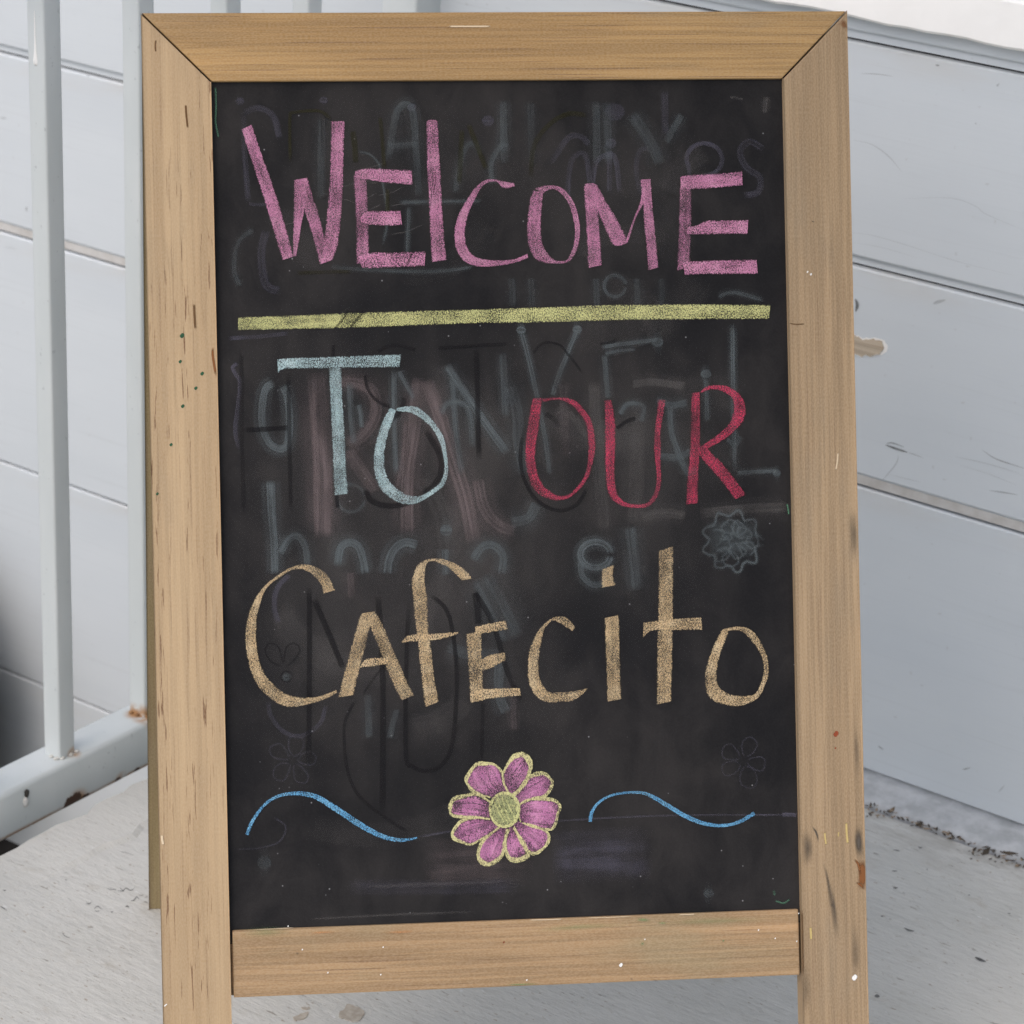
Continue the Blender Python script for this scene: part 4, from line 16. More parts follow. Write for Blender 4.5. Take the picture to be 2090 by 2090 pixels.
DECK_MARKS = [[(-1.8228,1.8624,-1.8225,1.862),(-1.8212,1.8632,-1.8204,1.8623),(-1.8194,1.864,-1.8184,1.8627),(-1.8179,1.8648,-1.8166,1.8634),(-1.8166,1.8659,-1.8154,1.8647),(-1.8155,1.8672,-1.8146,1.8664),(-1.8142,1.8684,-1.8138,1.8681)],[(-1.8113,1.867,-1.8108,1.8664),(-1.8097,1.868,-1.8089,1.867),(-1.8081,1.8689,-1.8069,1.8675),(-1.8073,1.87,-1.8056,1.8688),(-1.8078,1.8718,-1.806,1.8712),(-1.8091,1.8744,-1.8071,1.8737),(-1.8092,1.8768,-1.8074,1.8749),(-1.8067,1.877,-1.8056,1.875),(-1.8035,1.8763,-1.8025,1.8744),(-1.8015,1.8763,-1.8,1.8748),(-1.8012,1.8778,-1.7998,1.877),(-1.8017,1.8803,-1.8007,1.8799),(-1.8022,1.8829,-1.8016,1.8827)],[(-1.8145,1.8736,-1.8145,1.873),(-1.8129,1.873,-1.8127,1.8719),(-1.8112,1.8724,-1.8109,1.8708),(-1.8096,1.8718,-1.8091,1.87),(-1.808,1.8713,-1.8074,1.8695),(-1.8064,1.8707,-1.8059,1.8694),(-1.8046,1.8699,-1.8044,1.8694)],[(-1.7863,1.8602,-1.7857,1.8597),(-1.7861,1.8615,-1.7849,1.8605),(-1.7859,1.8626,-1.7842,1.8614),(-1.786,1.8639,-1.784,1.863),(-1.787,1.8663,-1.7849,1.8658),(-1.7883,1.8693,-1.7862,1.8686),(-1.7885,1.8716,-1.7866,1.8698),(-1.7861,1.871,-1.786,1.8695),(-1.7835,1.869,-1.7836,1.8681),(-1.781,1.8671,-1.7811,1.8666)],[(-1.7893,1.8749,-1.789,1.8744),(-1.7883,1.8752,-1.7876,1.8741),(-1.7872,1.8754,-1.7862,1.8739),(-1.7865,1.8756,-1.7851,1.8742),(-1.7861,1.8763,-1.7847,1.8752),(-1.7858,1.8773,-1.7848,1.8766),(-1.7855,1.8782,-1.785,1.8779)],[(-1.7794,1.874,-1.7789,1.8738),(-1.7802,1.8756,-1.7788,1.8751),(-1.7806,1.877,-1.7792,1.8765),(-1.7806,1.8783,-1.7801,1.8781)],[(-1.7755,1.8694,-1.7752,1.8688),(-1.7741,1.8698,-1.7732,1.8678),(-1.7724,1.8695,-1.7714,1.8675),(-1.7703,1.8685,-1.77,1.8678)],[(-1.8184,1.8273,-1.818,1.8268),(-1.8173,1.828,-1.8164,1.8269),(-1.8162,1.8287,-1.8149,1.8271),(-1.8156,1.8294,-1.8139,1.828),(-1.8155,1.8304,-1.8139,1.8296),(-1.8157,1.8318,-1.8146,1.8314),(-1.8159,1.8334,-1.8153,1.8332)],[(-1.8037,1.8238,-1.8032,1.8237),(-1.8049,1.8265,-1.8037,1.8261),(-1.8061,1.8292,-1.8043,1.8284),(-1.8057,1.8313,-1.8041,1.8295),(-1.8032,1.8313,-1.8023,1.8296),(-1.7997,1.8302,-1.7992,1.829),(-1.7962,1.829,-1.796,1.8284)],[(-1.8011,1.8221,-1.8008,1.8217),(-1.8002,1.8228,-1.7995,1.8218),(-1.7993,1.8233,-1.7983,1.8221),(-1.7985,1.8238,-1.7973,1.8225),(-1.798,1.8244,-1.7967,1.8234),(-1.7975,1.8251,-1.7966,1.8244),(-1.7969,1.8258,-1.7965,1.8254)],[(-1.7831,1.8485,-1.7822,1.8478),(-1.7835,1.8498,-1.7814,1.8482),(-1.7836,1.851,-1.7808,1.8486),(-1.7829,1.8519,-1.7806,1.8487),(-1.7813,1.8515,-1.7804,1.8487),(-1.7799,1.8506,-1.7795,1.8486),(-1.7786,1.8495,-1.7784,1.8487)],[(-1.7872,1.8315,-1.7868,1.8309),(-1.7869,1.832,-1.786,1.8307),(-1.7865,1.8323,-1.7852,1.8307),(-1.7863,1.8326,-1.7846,1.8309),(-1.7862,1.8327,-1.7845,1.8317),(-1.7861,1.833,-1.7848,1.8324),(-1.7858,1.8334,-1.7852,1.8332)],[(-1.8803,1.7664,-1.8798,1.7657),(-1.8797,1.7668,-1.8788,1.7654),(-1.8791,1.7671,-1.8779,1.7651),(-1.8776,1.7671,-1.8765,1.7649),(-1.875,1.7666,-1.874,1.7646),(-1.8716,1.7657,-1.871,1.7643),(-1.8682,1.7647,-1.8679,1.7641)],[(-1.8679,1.8471,-1.8672,1.8466),(-1.868,1.8478,-1.8666,1.8465),(-1.868,1.8484,-1.8662,1.8465),(-1.8673,1.8487,-1.8662,1.8464),(-1.8662,1.8481,-1.8662,1.8465),(-1.8655,1.8474,-1.8656,1.8463),(-1.8649,1.8466,-1.8649,1.8462)],[(-1.796,1.7705,-1.7959,1.77),(-1.7931,1.7696,-1.7928,1.7686),(-1.7902,1.7687,-1.7898,1.7673),(-1.7878,1.7681,-1.787,1.7666),(-1.7861,1.7681,-1.7851,1.7668),(-1.7847,1.7685,-1.7839,1.7675),(-1.7831,1.7688,-1.7828,1.7684)],[(-1.9369,2.0317,-1.9365,2.0315),(-1.9374,2.0337,-1.9364,2.0332),(-1.9378,2.0357,-1.9365,2.0349),(-1.9381,2.0376,-1.9366,2.0368),(-1.9382,2.0394,-1.9369,2.0387),(-1.9383,2.0412,-1.9373,2.0406),(-1.9383,2.0429,-1.9378,2.0426)],[(-1.7607,1.7827,-1.7605,1.7824),(-1.76,1.7828,-1.7596,1.782),(-1.7592,1.7828,-1.7587,1.7817),(-1.7584,1.7828,-1.7578,1.7815),(-1.7575,1.7827,-1.7569,1.7816),(-1.7564,1.7825,-1.756,1.7817),(-1.7553,1.7823,-1.7551,1.7819)],[(-1.9013,1.7911,-1.9009,1.7905),(-1.9009,1.7915,-1.9,1.7903),(-1.9004,1.7918,-1.8991,1.7901),(-1.9,1.792,-1.8984,1.7902),(-1.8995,1.7922,-1.8979,1.7906),(-1.899,1.7923,-1.8978,1.7912),(-1.8983,1.7924,-1.8977,1.7919)],[(-1.8658,1.927,-1.8656,1.9267),(-1.8634,1.9281,-1.8628,1.9273),(-1.8609,1.9292,-1.8601,1.9281),(-1.8582,1.93,-1.8574,1.9288),(-1.8551,1.9304,-1.8544,1.9293),(-1.8518,1.9305,-1.8513,1.9297),(-1.8485,1.9305,-1.8483,1.9302)],[(-1.1945,2.404,-1.1941,2.4029),(-1.194,2.4049,-1.1929,2.4025),(-1.1933,2.4056,-1.1918,2.4024),(-1.1928,2.4061,-1.1908,2.4028),(-1.1923,2.4067,-1.1903,2.404),(-1.1916,2.4074,-1.1901,2.4055),(-1.1908,2.408,-1.1901,2.4072)],[(-1.2133,2.4349,-1.213,2.4342),(-1.2126,2.4356,-1.2119,2.4339),(-1.2118,2.4361,-1.2108,2.4339),(-1.2111,2.4366,-1.2099,2.4342),(-1.2104,2.4372,-1.2091,2.4352),(-1.2095,2.4379,-1.2086,2.4364),(-1.2085,2.4384,-1.2081,2.4378)],[(-1.1867,2.462,-1.1865,2.4613),(-1.1865,2.4625,-1.1859,2.4608),(-1.1862,2.4628,-1.1853,2.4605),(-1.1861,2.4629,-1.1848,2.4606),(-1.1859,2.4631,-1.1845,2.4612),(-1.1856,2.4632,-1.1846,2.462),(-1.1851,2.4634,-1.1847,2.4628)],[(-1.1255,2.443,-1.1253,2.4423),(-1.1253,2.4434,-1.1247,2.4418),(-1.125,2.4438,-1.1242,2.4416),(-1.1248,2.4439,-1.1237,2.4416),(-1.1246,2.444,-1.1234,2.442),(-1.1242,2.444,-1.1233,2.4426),(-1.1237,2.444,-1.1233,2.4434)],[(-1.1754,2.3445,-1.1752,2.3437),(-1.1751,2.3449,-1.1746,2.3431),(-1.1748,2.3451,-1.174,2.3426),(-1.1746,2.3452,-1.1734,2.3426),(-1.1742,2.3453,-1.1729,2.343),(-1.1736,2.3454,-1.1727,2.3437),(-1.173,2.3453,-1.1725,2.3446)],[(-1.217,2.4998,-1.2167,2.4988),(-1.2161,2.5001,-1.2156,2.4979),(-1.2153,2.5003,-1.2143,2.4972),(-1.2149,2.5005,-1.2132,2.4972),(-1.2145,2.5008,-1.2126,2.4983),(-1.214,2.5014,-1.2126,2.4998),(-1.2134,2.502,-1.2128,2.5013)],[(-1.235,2.4755,-1.2346,2.4746),(-1.2339,2.4767,-1.233,2.4748),(-1.2328,2.4778,-1.2315,2.4751),(-1.2315,2.4784,-1.2302,2.4755),(-1.2302,2.4786,-1.2291,2.476),(-1.2289,2.4784,-1.2281,2.4765),(-1.2276,2.4781,-1.2272,2.4772)],[(-1.1811,2.4021,-1.1811,2.4015),(-1.1808,2.4022,-1.1807,2.4008),(-1.1805,2.4023,-1.1803,2.4003),(-1.1805,2.4024,-1.1797,2.4),(-1.1805,2.4023,-1.1794,2.4002),(-1.1802,2.4022,-1.1793,2.4008),(-1.1797,2.402,-1.1794,2.4014)],[(-1.0755,2.4368,-1.0752,2.436),(-1.075,2.4373,-1.0744,2.4354),(-1.0746,2.4376,-1.0737,2.4351),(-1.0742,2.4378,-1.073,2.4352),(-1.0739,2.438,-1.0725,2.4358),(-1.0735,2.4383,-1.0724,2.4368),(-1.0729,2.4385,-1.0724,2.4378)],[(-1.1448,2.3394,-1.1444,2.3378),(-1.1429,2.34,-1.142,2.3363),(-1.141,2.3402,-1.1396,2.3352),(-1.1392,2.3404,-1.1373,2.3349),(-1.1375,2.3405,-1.1353,2.3356),(-1.1355,2.3406,-1.1339,2.337),(-1.1334,2.3404,-1.1326,2.3388)],[(-1.0604,2.3365,-1.0599,2.3344),(-1.0587,2.3375,-1.0575,2.3327),(-1.0569,2.338,-1.0552,2.3314),(-1.0551,2.3381,-1.0529,2.3309),(-1.053,2.3379,-1.0508,2.3313),(-1.0506,2.3372,-1.0489,2.3324),(-1.0479,2.3361,-1.0472,2.334)],[(-1.103,2.2045,-1.1015,2.2027),(-1.1034,2.2065,-1.1002,2.2025),(-1.1035,2.2084,-1.0993,2.2024),(-1.1027,2.2097,-1.099,2.2024),(-1.1012,2.2097,-1.0988,2.2027),(-1.0998,2.2087,-1.0983,2.2036),(-1.0984,2.2072,-1.0977,2.2049)]]

I = INFO
R = math.radians
V = Vector
scene = bpy.context.scene
col = scene.collection
rnd = random.Random(7)

# ------------------------------------------------------------------ camera
cd = bpy.data.cameras.new("camera")
cam = bpy.data.objects.new("camera", cd); col.objects.link(cam)
r_, d_, f_ = V(I['right']), V(I['down']), V(I['fwd'])
cam.matrix_world = Matrix.Translation(V(I['cam'])) @ Matrix((r_, -d_, -f_)).transposed().to_4x4()
cd.sensor_width = 36; cd.lens = I['f_mm']; cd.clip_start = .05; cd.clip_end = 500
cd.dof.use_dof = True; cd.dof.focus_distance = 2.46; cd.dof.aperture_fstop = 13
scene.camera = cam

# ------------------------------------------------------------------ light
SUN_EL, SUN_AZ = R(48), math.atan2(-.60, -.80)          # azimuth measured from +Y towards +X
w = bpy.data.worlds.new("World"); scene.world = w; w.use_nodes = True
nt = w.node_tree; bg = nt.nodes['Background']
sky = nt.nodes.new('ShaderNodeTexSky'); sky.sky_type = 'NISHITA'; sky.sun_disc = False
sky.sun_elevation = SUN_EL; sky.sun_rotation = SUN_AZ % (2*math.pi)
sky.air_density = 1.0; sky.dust_density = 3.0; sky.ozone_density = 1.0
nt.links.new(sky.outputs[0], bg.inputs[0]); bg.inputs[1].default_value = .15
sd = bpy.data.lights.new("sun", 'SUN'); sd.energy = 1.0; sd.angle = R(90); sd.color = (1, .955, .88)
sun = bpy.data.objects.new("sun", sd); col.objects.link(sun)
to_sun = V((math.sin(SUN_AZ)*math.cos(SUN_EL), math.cos(SUN_AZ)*math.cos(SUN_EL), math.sin(SUN_EL)))
sun.rotation_euler = to_sun.to_track_quat('Z', 'Y').to_euler(); sun.location = to_sun*20
vs = scene.view_settings
scene.display_settings.display_device = 'sRGB'
vs.view_transform = 'Standard'; vs.look = 'None'; vs.gamma = 1; vs.use_curve_mapping = False
vs.exposure = .45
scene.cycles.transparent_max_bounces = 48
scene.cycles.use_denoising = True; scene.cycles.denoising_prefilter = 'NONE'     # keeps chalk and wood grain
scene.cycles.adaptive_threshold = .005

# ------------------------------------------------------------------ helpers
def tag(o, label=None, cat=None, group=None, kind=None):
    if label: o['label'] = label
    if cat: o['category'] = cat
    if group: o['group'] = group
    if kind: o['kind'] = kind
    return o

def link(o, parent=None, mw=None):
    col.objects.link(o)
    if parent is not None:
        o.parent = parent
        pm = WM[parent.name]
        o.matrix_parent_inverse = pm.inverted()
    mw = mw if mw is not None else Matrix.Identity(4)
    o.matrix_basis = mw
    WM[o.name] = mw.copy()
    return o
WM = {}

def empty(name, mw):
    o = bpy.data.objects.new(name, None); o.empty_display_size = .1
    return link(o, None, mw)

def mesh_obj(name, bm, mats, parent=None, mw=None, smooth=False):
    me = bpy.data.meshes.new(name); bm.to_mesh(me); bm.free()
    for m in (mats if isinstance(mats, (list, tuple)) else [mats]): me.materials.append(m)
    if smooth: me.polygons.foreach_set('use_smooth', [True]*len(me.polygons))
    return link(bpy.data.objects.new(name, me), parent, mw)

def prism(bm, poly, axis, a, b, mi=0):
    """poly: 2D points in the two other axes, extruded along axis from a to b"""
    def p(q, t):
        x = list(q); x.insert(axis, t); return bm.verts.new(x)
    A = [p(q, a) for q in poly]; B = [p(q, b) for q in poly]
    fs = [bm.faces.new(A), bm.faces.new(B)]
    n = len(poly)
    for i in range(n): fs.append(bm.faces.new((A[i], A[(i+1) % n], B[(i+1) % n], B[i])))
    for f in fs: f.material_index = mi
    bmesh.ops.recalc_face_normals(bm, faces=fs)
    return fs

def box(bm, x0, x1, y0, y1, z0, z1):
    return prism(bm, [(y0, z0), (y1, z0), (y1, z1), (y0, z1)], 0, x0, x1)

def bevel(bm, w, seg=2, angle=R(30)):
    es = [e for e in bm.edges if len(e.link_faces) == 2 and e.calc_face_angle() > angle]
    bmesh.ops.bevel(bm, geom=es, offset=w, segments=seg, profile=.6, affect='EDGES', clamp_overlap=True)

def cat(pts, n):
    pts = [V(p) for p in pts]
    if len(pts) < 3: return [pts[0].lerp(pts[-1], i/n) for i in range(n+1)]
    P = [2*pts[0]-pts[1]] + pts + [2*pts[-1]-pts[-2]]; out = []
    for i in range(1, len(P)-2):
        a, b, c, d = P[i-1:i+3]
        for k in range(n):
            t = k/n
            out.append(.5*((2*b)+(c-a)*t+(2*a-5*b+4*c-d)*t*t+(-a+3*b-3*c+d)*t**3))
    return out+[P[-2]]

def resample(pts, n):
    d = [0]
    for a, b in zip(pts, pts[1:]): d.append(d[-1]+(b-a).length)
    out = []; j = 0
    for i in range(n):
        t = d[-1]*i/(n-1)
        while j < len(pts)-2 and d[j+1] < t: j += 1
        s = (t-d[j])/max(d[j+1]-d[j], 1e-9); out.append(pts[j].lerp(pts[j+1], min(max(s, 0), 1)))
    return out

def ribbon(st):
    """control data -> list of (left, right) 2D points"""
    if st[0] == 'e':
        a = resample(cat(st[1], 6), 64); b = resample(cat(st[2], 6), 64); return list(zip(a, b))
    if st[0] == 'p':
        a = cat([p[:2] for p in st[1]], 5); b = cat([p[2:] for p in st[1]], 5); return list(zip(a, b))
    c = cat(st[1], 6); n = len(c); ws = st[2] if isinstance(st[2], (list, tuple)) else [st[2]]*2
    out = []
    for i, p in enumerate(c):
        t = (c[min(i+1, n-1)]-c[max(i-1, 0)])
        if t.length < 1e-6: t = V((1, 0))
        t.normalize(); q = i/(n-1)*(len(ws)-1); k = min(int(q), len(ws)-2); wd = ws[k]+(ws[k+1]-ws[k])*(q-k)
        m = V((-t.y, t.x))*wd/2
        out.append((p-m, p+m))
    return out

# ------------------------------------------------------------------ node helpers
class G:
    def __init__(s, name):
        s.m = bpy.data.materials.new(name); s.m.use_nodes = True; s.t = s.m.node_tree
        s.b = s.t.nodes['Principled BSDF']; s.o = s.t.nodes['Material Output']
    def n(s, ty, **k):
        x = s.t.nodes.new('ShaderNode'+ty)
        for a, b in k.items(): setattr(x, a, b)
        return x
    def put(s, sock, v):
        if isinstance(v, bpy.types.NodeSocket): s.t.links.new(v, sock)
        elif isinstance(v, (tuple, list)) and len(v) == 3 and sock.type == 'RGBA': sock.default_value = (*v, 1)
        else: sock.default_value = v
    def obj(s, scale=(1, 1, 1), loc=(0, 0, 0)):
        c = s.n('TexCoord'); m = s.n('Mapping'); s.t.links.new(c.outputs['Object'], m.inputs[0])
        m.inputs['Scale'].default_value = scale; m.inputs['Location'].default_value = loc
        return m.outputs[0]
    def noise(s, vec, scale=1, detail=2, rough=.5, dist=0):
        x = s.n('TexNoise'); s.put(x.inputs['Vector'], vec); x.inputs['Scale'].default_value = scale
        x.inputs['Detail'].default_value = detail; x.inputs['Roughness'].default_value = rough; x.inputs['Distortion'].default_value = dist
        return x.outputs[0]
    def ramp(s, v, a, b, lo=0., hi=1.):
        x = s.n('MapRange'); s.put(x.inputs['Value'], v)
        x.inputs['From Min'].default_value = a; x.inputs['From Max'].default_value = b
        x.inputs['To Min'].default_value = lo; x.inputs['To Max'].default_value = hi; x.interpolation_type = 'SMOOTHSTEP'
        return x.outputs[0]
    def math(s, op, a, b=0., c=None, clamp=False):
        x = s.n('Math', operation=op, use_clamp=clamp); s.put(x.inputs[0], a); s.put(x.inputs[1], b)
        if c is not None: s.put(x.inputs[2], c)
        return x.outputs[0]
    def mix(s, f, a, b, mode='MIX'):
        x = s.n('Mix', data_type='RGBA', blend_type=mode); s.put(x.inputs[0], f); s.put(x.inputs[6], a); s.put(x.inputs[7], b)
        return x.outputs[2]
    def attr(s, name):
        return s.n('Attribute', attribute_name=name)
    def bump(s, h, strength=.3, dist=.001, normal=None):
        x = s.n('Bump'); s.put(x.inputs['Height'], h); x.inputs['Strength'].default_value = strength; x.inputs['Distance'].default_value = dist
        if normal is not None: s.t.links.new(normal, x.inputs['Normal'])
        return x.outputs[0]
    def sep(s, vec):
        x = s.n('SeparateXYZ'); s.put(x.inputs[0], vec); return x.outputs
    def near(s, vec, p, r0, r1):
        x = s.n('VectorMath', operation='DISTANCE'); s.put(x.inputs[0], vec); x.inputs[1].default_value = p
        return s.ramp(x.outputs['Value'], r0, r1, 1, 0)
    def done(s, color, rough=.6, spec=.3, normal=None, alpha=None):
        s.put(s.b.inputs['Base Color'], color); s.put(s.b.inputs['Roughness'], rough); s.b.inputs['Specular IOR Level'].default_value = spec
        if normal is not None: s.t.links.new(normal, s.b.inputs['Normal'])
        if alpha is not None: s.put(s.b.inputs['Alpha'], alpha)
        return s.m

# ------------------------------------------------------------------ materials
def wood(name, light, dark, fleck=.5, line=.35, stain=.3, seed=0., orange=None, hair=.3, stain_col=(.25, .195, .13)):
    g = G(name); L = (seed, seed*1.7, seed*.6)
    broad = g.math('ADD', g.math('MULTIPLY', g.noise(g.obj((1.6, 34, 34), L), 1, 3, .55, .4), .5), g.math('MULTIPLY', g.noise(g.obj((1.3, 13, 13), (seed*4, 2, seed)), 1, 3, .55, 1.2), .5))
    c = g.mix(g.ramp(broad, .36, .64), light, dark)
    if orange:
        c = g.mix(g.ramp(g.noise(g.obj((1.1, 22, 22), (seed+5, 3, seed)), 1, 2), .5, .72, 0, .75), c, orange)
    fine = g.noise(g.obj((5, 300, 300), L), 1, 3, .6, .15)
    c = g.mix(g.ramp(fine, .40, .60, line, 0), c, tuple(x*.55 for x in dark))
    # growth-ring lines: thin darker streaks that wander slowly
    ring = g.noise(g.obj((1.3, 62, 62), (seed*2, 1, seed*3)), 1, 2, .55, .9)
    rl = g.math('ABSOLUTE', g.math('SUBTRACT', ring, .5))
    lm = g.ramp(g.noise(g.obj((3, 40, 40), (seed, 4, 4)), 1, 2), .40, .62, .15, 1)
    c = g.mix(g.math('MULTIPLY', g.ramp(rl, .0, .022, line*1.1, 0), lm), c, tuple(x*.6 for x in dark))
    # flecks: short dark dashes along the grain, gathered in some columns
    fl = g.noise(g.obj((30, 560, 560), (seed*3, seed, 2)), 1, 2, .5)
    clus = g.noise(g.obj((2.2, 95, 95), (seed, 7, seed*5)), 1, 1)
    fm = g.math('MULTIPLY', g.ramp(fl, .615, .68), g.ramp(clus, .44, .56))
    c = g.mix(g.math('MULTIPLY', fm, fleck), c, (.15, .078, .038))
    # long hairline streaks
    hl = g.noise(g.obj((7, 480, 480), (seed*5, seed, 9)), 1, 1, .5)
    c = g.mix(g.math('MULTIPLY', g.ramp(hl, .635, .70), hair), c, (.14, .075, .04))
    st = g.noise(g.obj((5, 17, 17), (seed+2, seed, seed)), 1, 4, .62)
    c = g.mix(g.ramp(st, .48, .72, 0, stain), c, stain_col)
    c = g.mix(g.ramp(g.noise(g.obj((420, 900, 900)), 1, 1), .3, .7, 0, .13), c, (.62, .5, .36))
    h = g.math('ADD', g.math('MULTIPLY', fine, .7), g.math('MULTIPLY', ring, .6))
    return g.done(c, .62, .22, g.bump(h, .30, .0012))

M = {}
M['wood_left'] = wood('weathered_pine', (.435, .312, .183), (.345, .238, .134), hair=.28, fleck=.95, line=.22, stain=.42, seed=1.3)
M['wood_right'] = wood('weathered_grey_pine', (.37, .262, .155), (.275, .19, .11), hair=.3, fleck=.12, line=.36, stain=.55, seed=4.1, stain_col=(.22, .17, .115))
M['wood_top'] = wood('amber_pine', (.385, .238, .096), (.30, .178, .07), hair=.6, fleck=.12, line=.42, stain=.55, seed=7.7, orange=(.50, .285, .105), stain_col=(.24, .18, .11))
M['wood_bottom'] = wood('brown_pine', (.385, .25, .132), (.285, .182, .094), hair=.45, fleck=.10, line=.44, stain=.5, seed=11.9, orange=(.52, .315, .16), stain_col=(.25, .21, .125))
M['wood_back'] = wood('olive_stained_pine', (.30, .235, .12), (.22, .165, .08), fleck=.3, line=.3, stain=.35, seed=15.2)

def make_board():
    g = G('chalkboard_paint')
    a = g.noise(g.obj((5, 5, 5)), 1, 3, .6)
    b = g.noise(g.obj((34, 5, 5), (3, 0, 1)), 1, 2, .55, .3)
    d = g.noise(g.obj((9, 1, 130), (8, 0, 2)), 1, 2)
    dust = g.math('ADD', g.math('MULTIPLY', a, .6), g.math('ADD', g.math('MULTIPLY', b, .16), g.math('MULTIPLY', g.noise(g.obj((26, 26, 19), (3, 5, 8)), 1, 5, .65, 1.0), .26)))
    c = g.mix(g.ramp(dust, .38, .66), (.0105, .0103, .0113), (.029, .0268, .0265))
    v = g.n('TexVoronoi'); g.put(v.inputs['Vector'], g.obj((85, 85, 85))); v.inputs['Scale'].default_value = 1; v.inputs['Randomness'].default_value = 1
    sp = g.ramp(v.outputs['Distance'], .035, .075, .55, 0)
    keep = g.ramp(g.noise(g.obj((85, 85, 85), (4, 4, 4)), 1, 0), .60, .66)
    c = g.mix(g.math('MULTIPLY', sp, keep), c, (.32, .32, .33))
    grain = g.noise(g.obj((900, 900, 900)), 1, 2)
    c = g.mix(g.ramp(grain, .35, .7, 0, .03), c, (.12, .12, .125))
    return g.done(c, g.ramp(a, .3, .7, .5, .62), .05, g.bump(grain, .12, .0004))
M['board'] = make_board()

def chalk(name, color, pale):
    g = G(name)
    de, co, u = g.attr('chalk_load').outputs['Fac'], g.attr('coarse').outputs['Fac'], g.attr('across').outputs['Fac']
    fine = g.noise(g.obj((2000, 2000, 2000)), 1, 2, .6)
    coarse = g.noise(g.obj((1050, 1050, 760), (3, 2, 1)), 1, 3, .7)
    x = g.n('Mix', data_type='FLOAT'); g.put(x.inputs[0], co); g.put(x.inputs[2], fine); g.put(x.inputs[3], coarse)
    val = g.math('SUBTRACT', x.outputs[0], .5)
    gain = g.math('MULTIPLY_ADD', co, 3.2, 2.0)
    low = g.math('MULTIPLY', g.math('SUBTRACT', g.noise(g.obj((42, 42, 42)), 1, 2), .5), 1.0)
    cv = g.n('CombineXYZ'); px = g.sep(g.obj((30, 30, 30)))
    g.put(cv.inputs[0], g.math('MULTIPLY', u, 3.2)); g.put(cv.inputs[1], px[0]); g.put(cv.inputs[2], px[2])
    streak = g.math('MULTIPLY', g.math('SUBTRACT', g.noise(cv.outputs[0], 1, 2), .5), .5)
    a = g.math('ADD', g.math('ADD', g.math('MULTIPLY_ADD', val, gain, de), low), streak)
    # ragged edges
    e = g.math('MINIMUM', u, g.math('SUBTRACT', 1., u))
    e2 = g.math('MULTIPLY_ADD', g.math('SUBTRACT', coarse, .5), g.math('MULTIPLY_ADD', co, .34, .16), e)
    e2 = g.math('MULTIPLY_ADD', g.math('SUBTRACT', g.noise(g.obj((260, 260, 260), (1, 7, 2)), 1, 2), .5), .24, e2)
    a = g.math('MULTIPLY', a, g.ramp(e2, -.02, .11), clamp=True)
    c = g.mix(g.ramp(g.noise(g.obj((140, 140, 140), (6, 1, 1)), 1, 2), .42, .68, 0, .55), color, pale)
    g.b.inputs['Specular IOR Level'].default_value = 0
    m = g.done(c, 1., 0., g.bump(coarse, .3, .0004), g.math('MULTIPLY', a, .94))
    return m
M['pink'] = chalk('pink_chalk', (.50, .215, .345), (.62, .31, .44))
M['petal'] = chalk('magenta_chalk', (.47, .195, .35), (.64, .31, .47))
M['yellow'] = chalk('yellow_chalk', (.54, .54, .25), (.64, .62, .28))
M['petal_rim'] = chalk('pale_yellow_chalk', (.56, .52, .27), (.66, .61, .30))
M['core'] = chalk('olive_chalk', (.30, .32, .16), (.42, .42, .21))
M['teal'] = chalk('pale_teal_chalk', (.35, .47, .485), (.50, .62, .64))
M['red'] = chalk('red_chalk', (.43, .055, .105), (.60, .075, .14))
M['tan'] = chalk('tan_chalk', (.54, .40, .235), (.63, .505, .325))
M['blue'] = chalk('blue_chalk', (.12, .33, .55), (.22, .47, .67))

def ghost(name, color, top, contrast=.5):
    g = G(name)
    de, u = g.attr('chalk_load').outputs['Fac'], g.attr('across').outputs['Fac']
    e = g.math('MINIMUM', u, g.math('SUBTRACT', 1., u))
    n1 = g.noise(g.obj((30, 30, 12)), 1, 3, .6)
    n2 = g.noise(g.obj((420, 420, 160)), 1, 2, .6)
    co = g.attr('coarse').outputs['Fac']
    ew = g.math('MULTIPLY_ADD', g.math('SUBTRACT', n2, .5), .04, g.math('DIVIDE', e, g.math('MULTIPLY_ADD', co, .26, .24)))
    a = g.math('MULTIPLY', g.ramp(ew, .02, 1.), g.ramp(n1, .25, .7, 1-contrast, 1))
    cv = g.n('CombineXYZ'); px = g.sep(g.obj((11, 11, 11)))
    g.put(cv.inputs[0], g.math('MULTIPLY', u, 5.5)); g.put(cv.inputs[1], px[0]); g.put(cv.inputs[2], px[2])
    a = g.math('MULTIPLY', a, g.ramp(g.noise(cv.outputs[0], 1, 3, .6), .30, .66, 1-contrast*.9, 1.1))
    a = g.math('MULTIPLY', a, g.ramp(n2, .25, .75, .92, 1.06))
    a = g.math('MULTIPLY', g.math('MULTIPLY', a, de), top, clamp=True)
    return g.done(color, .75, .05, None, a)
M['gt'] = ghost('wiped_teal_chalk', (.118, .138, .146), .88, .7)
M['gv'] = ghost('wiped_violet_chalk', (.115, .11, .145), .8, .75)
M['gp'] = ghost('wiped_pink_chalk', (.172, .136, .138), .80, .8)
M['gg'] = ghost('wiped_grey_chalk', (.115, .108, .105), .62, .6)
M['gd'] = ghost('damp_wiped_strokes', (.014, .0135, .015), .80, .3)
M['go'] = ghost('wiped_olive_chalk', (.030, .028, .012), .75, .4)
M['green'] = ghost('green_chalk_dab', (.10, .24, .15), .8)

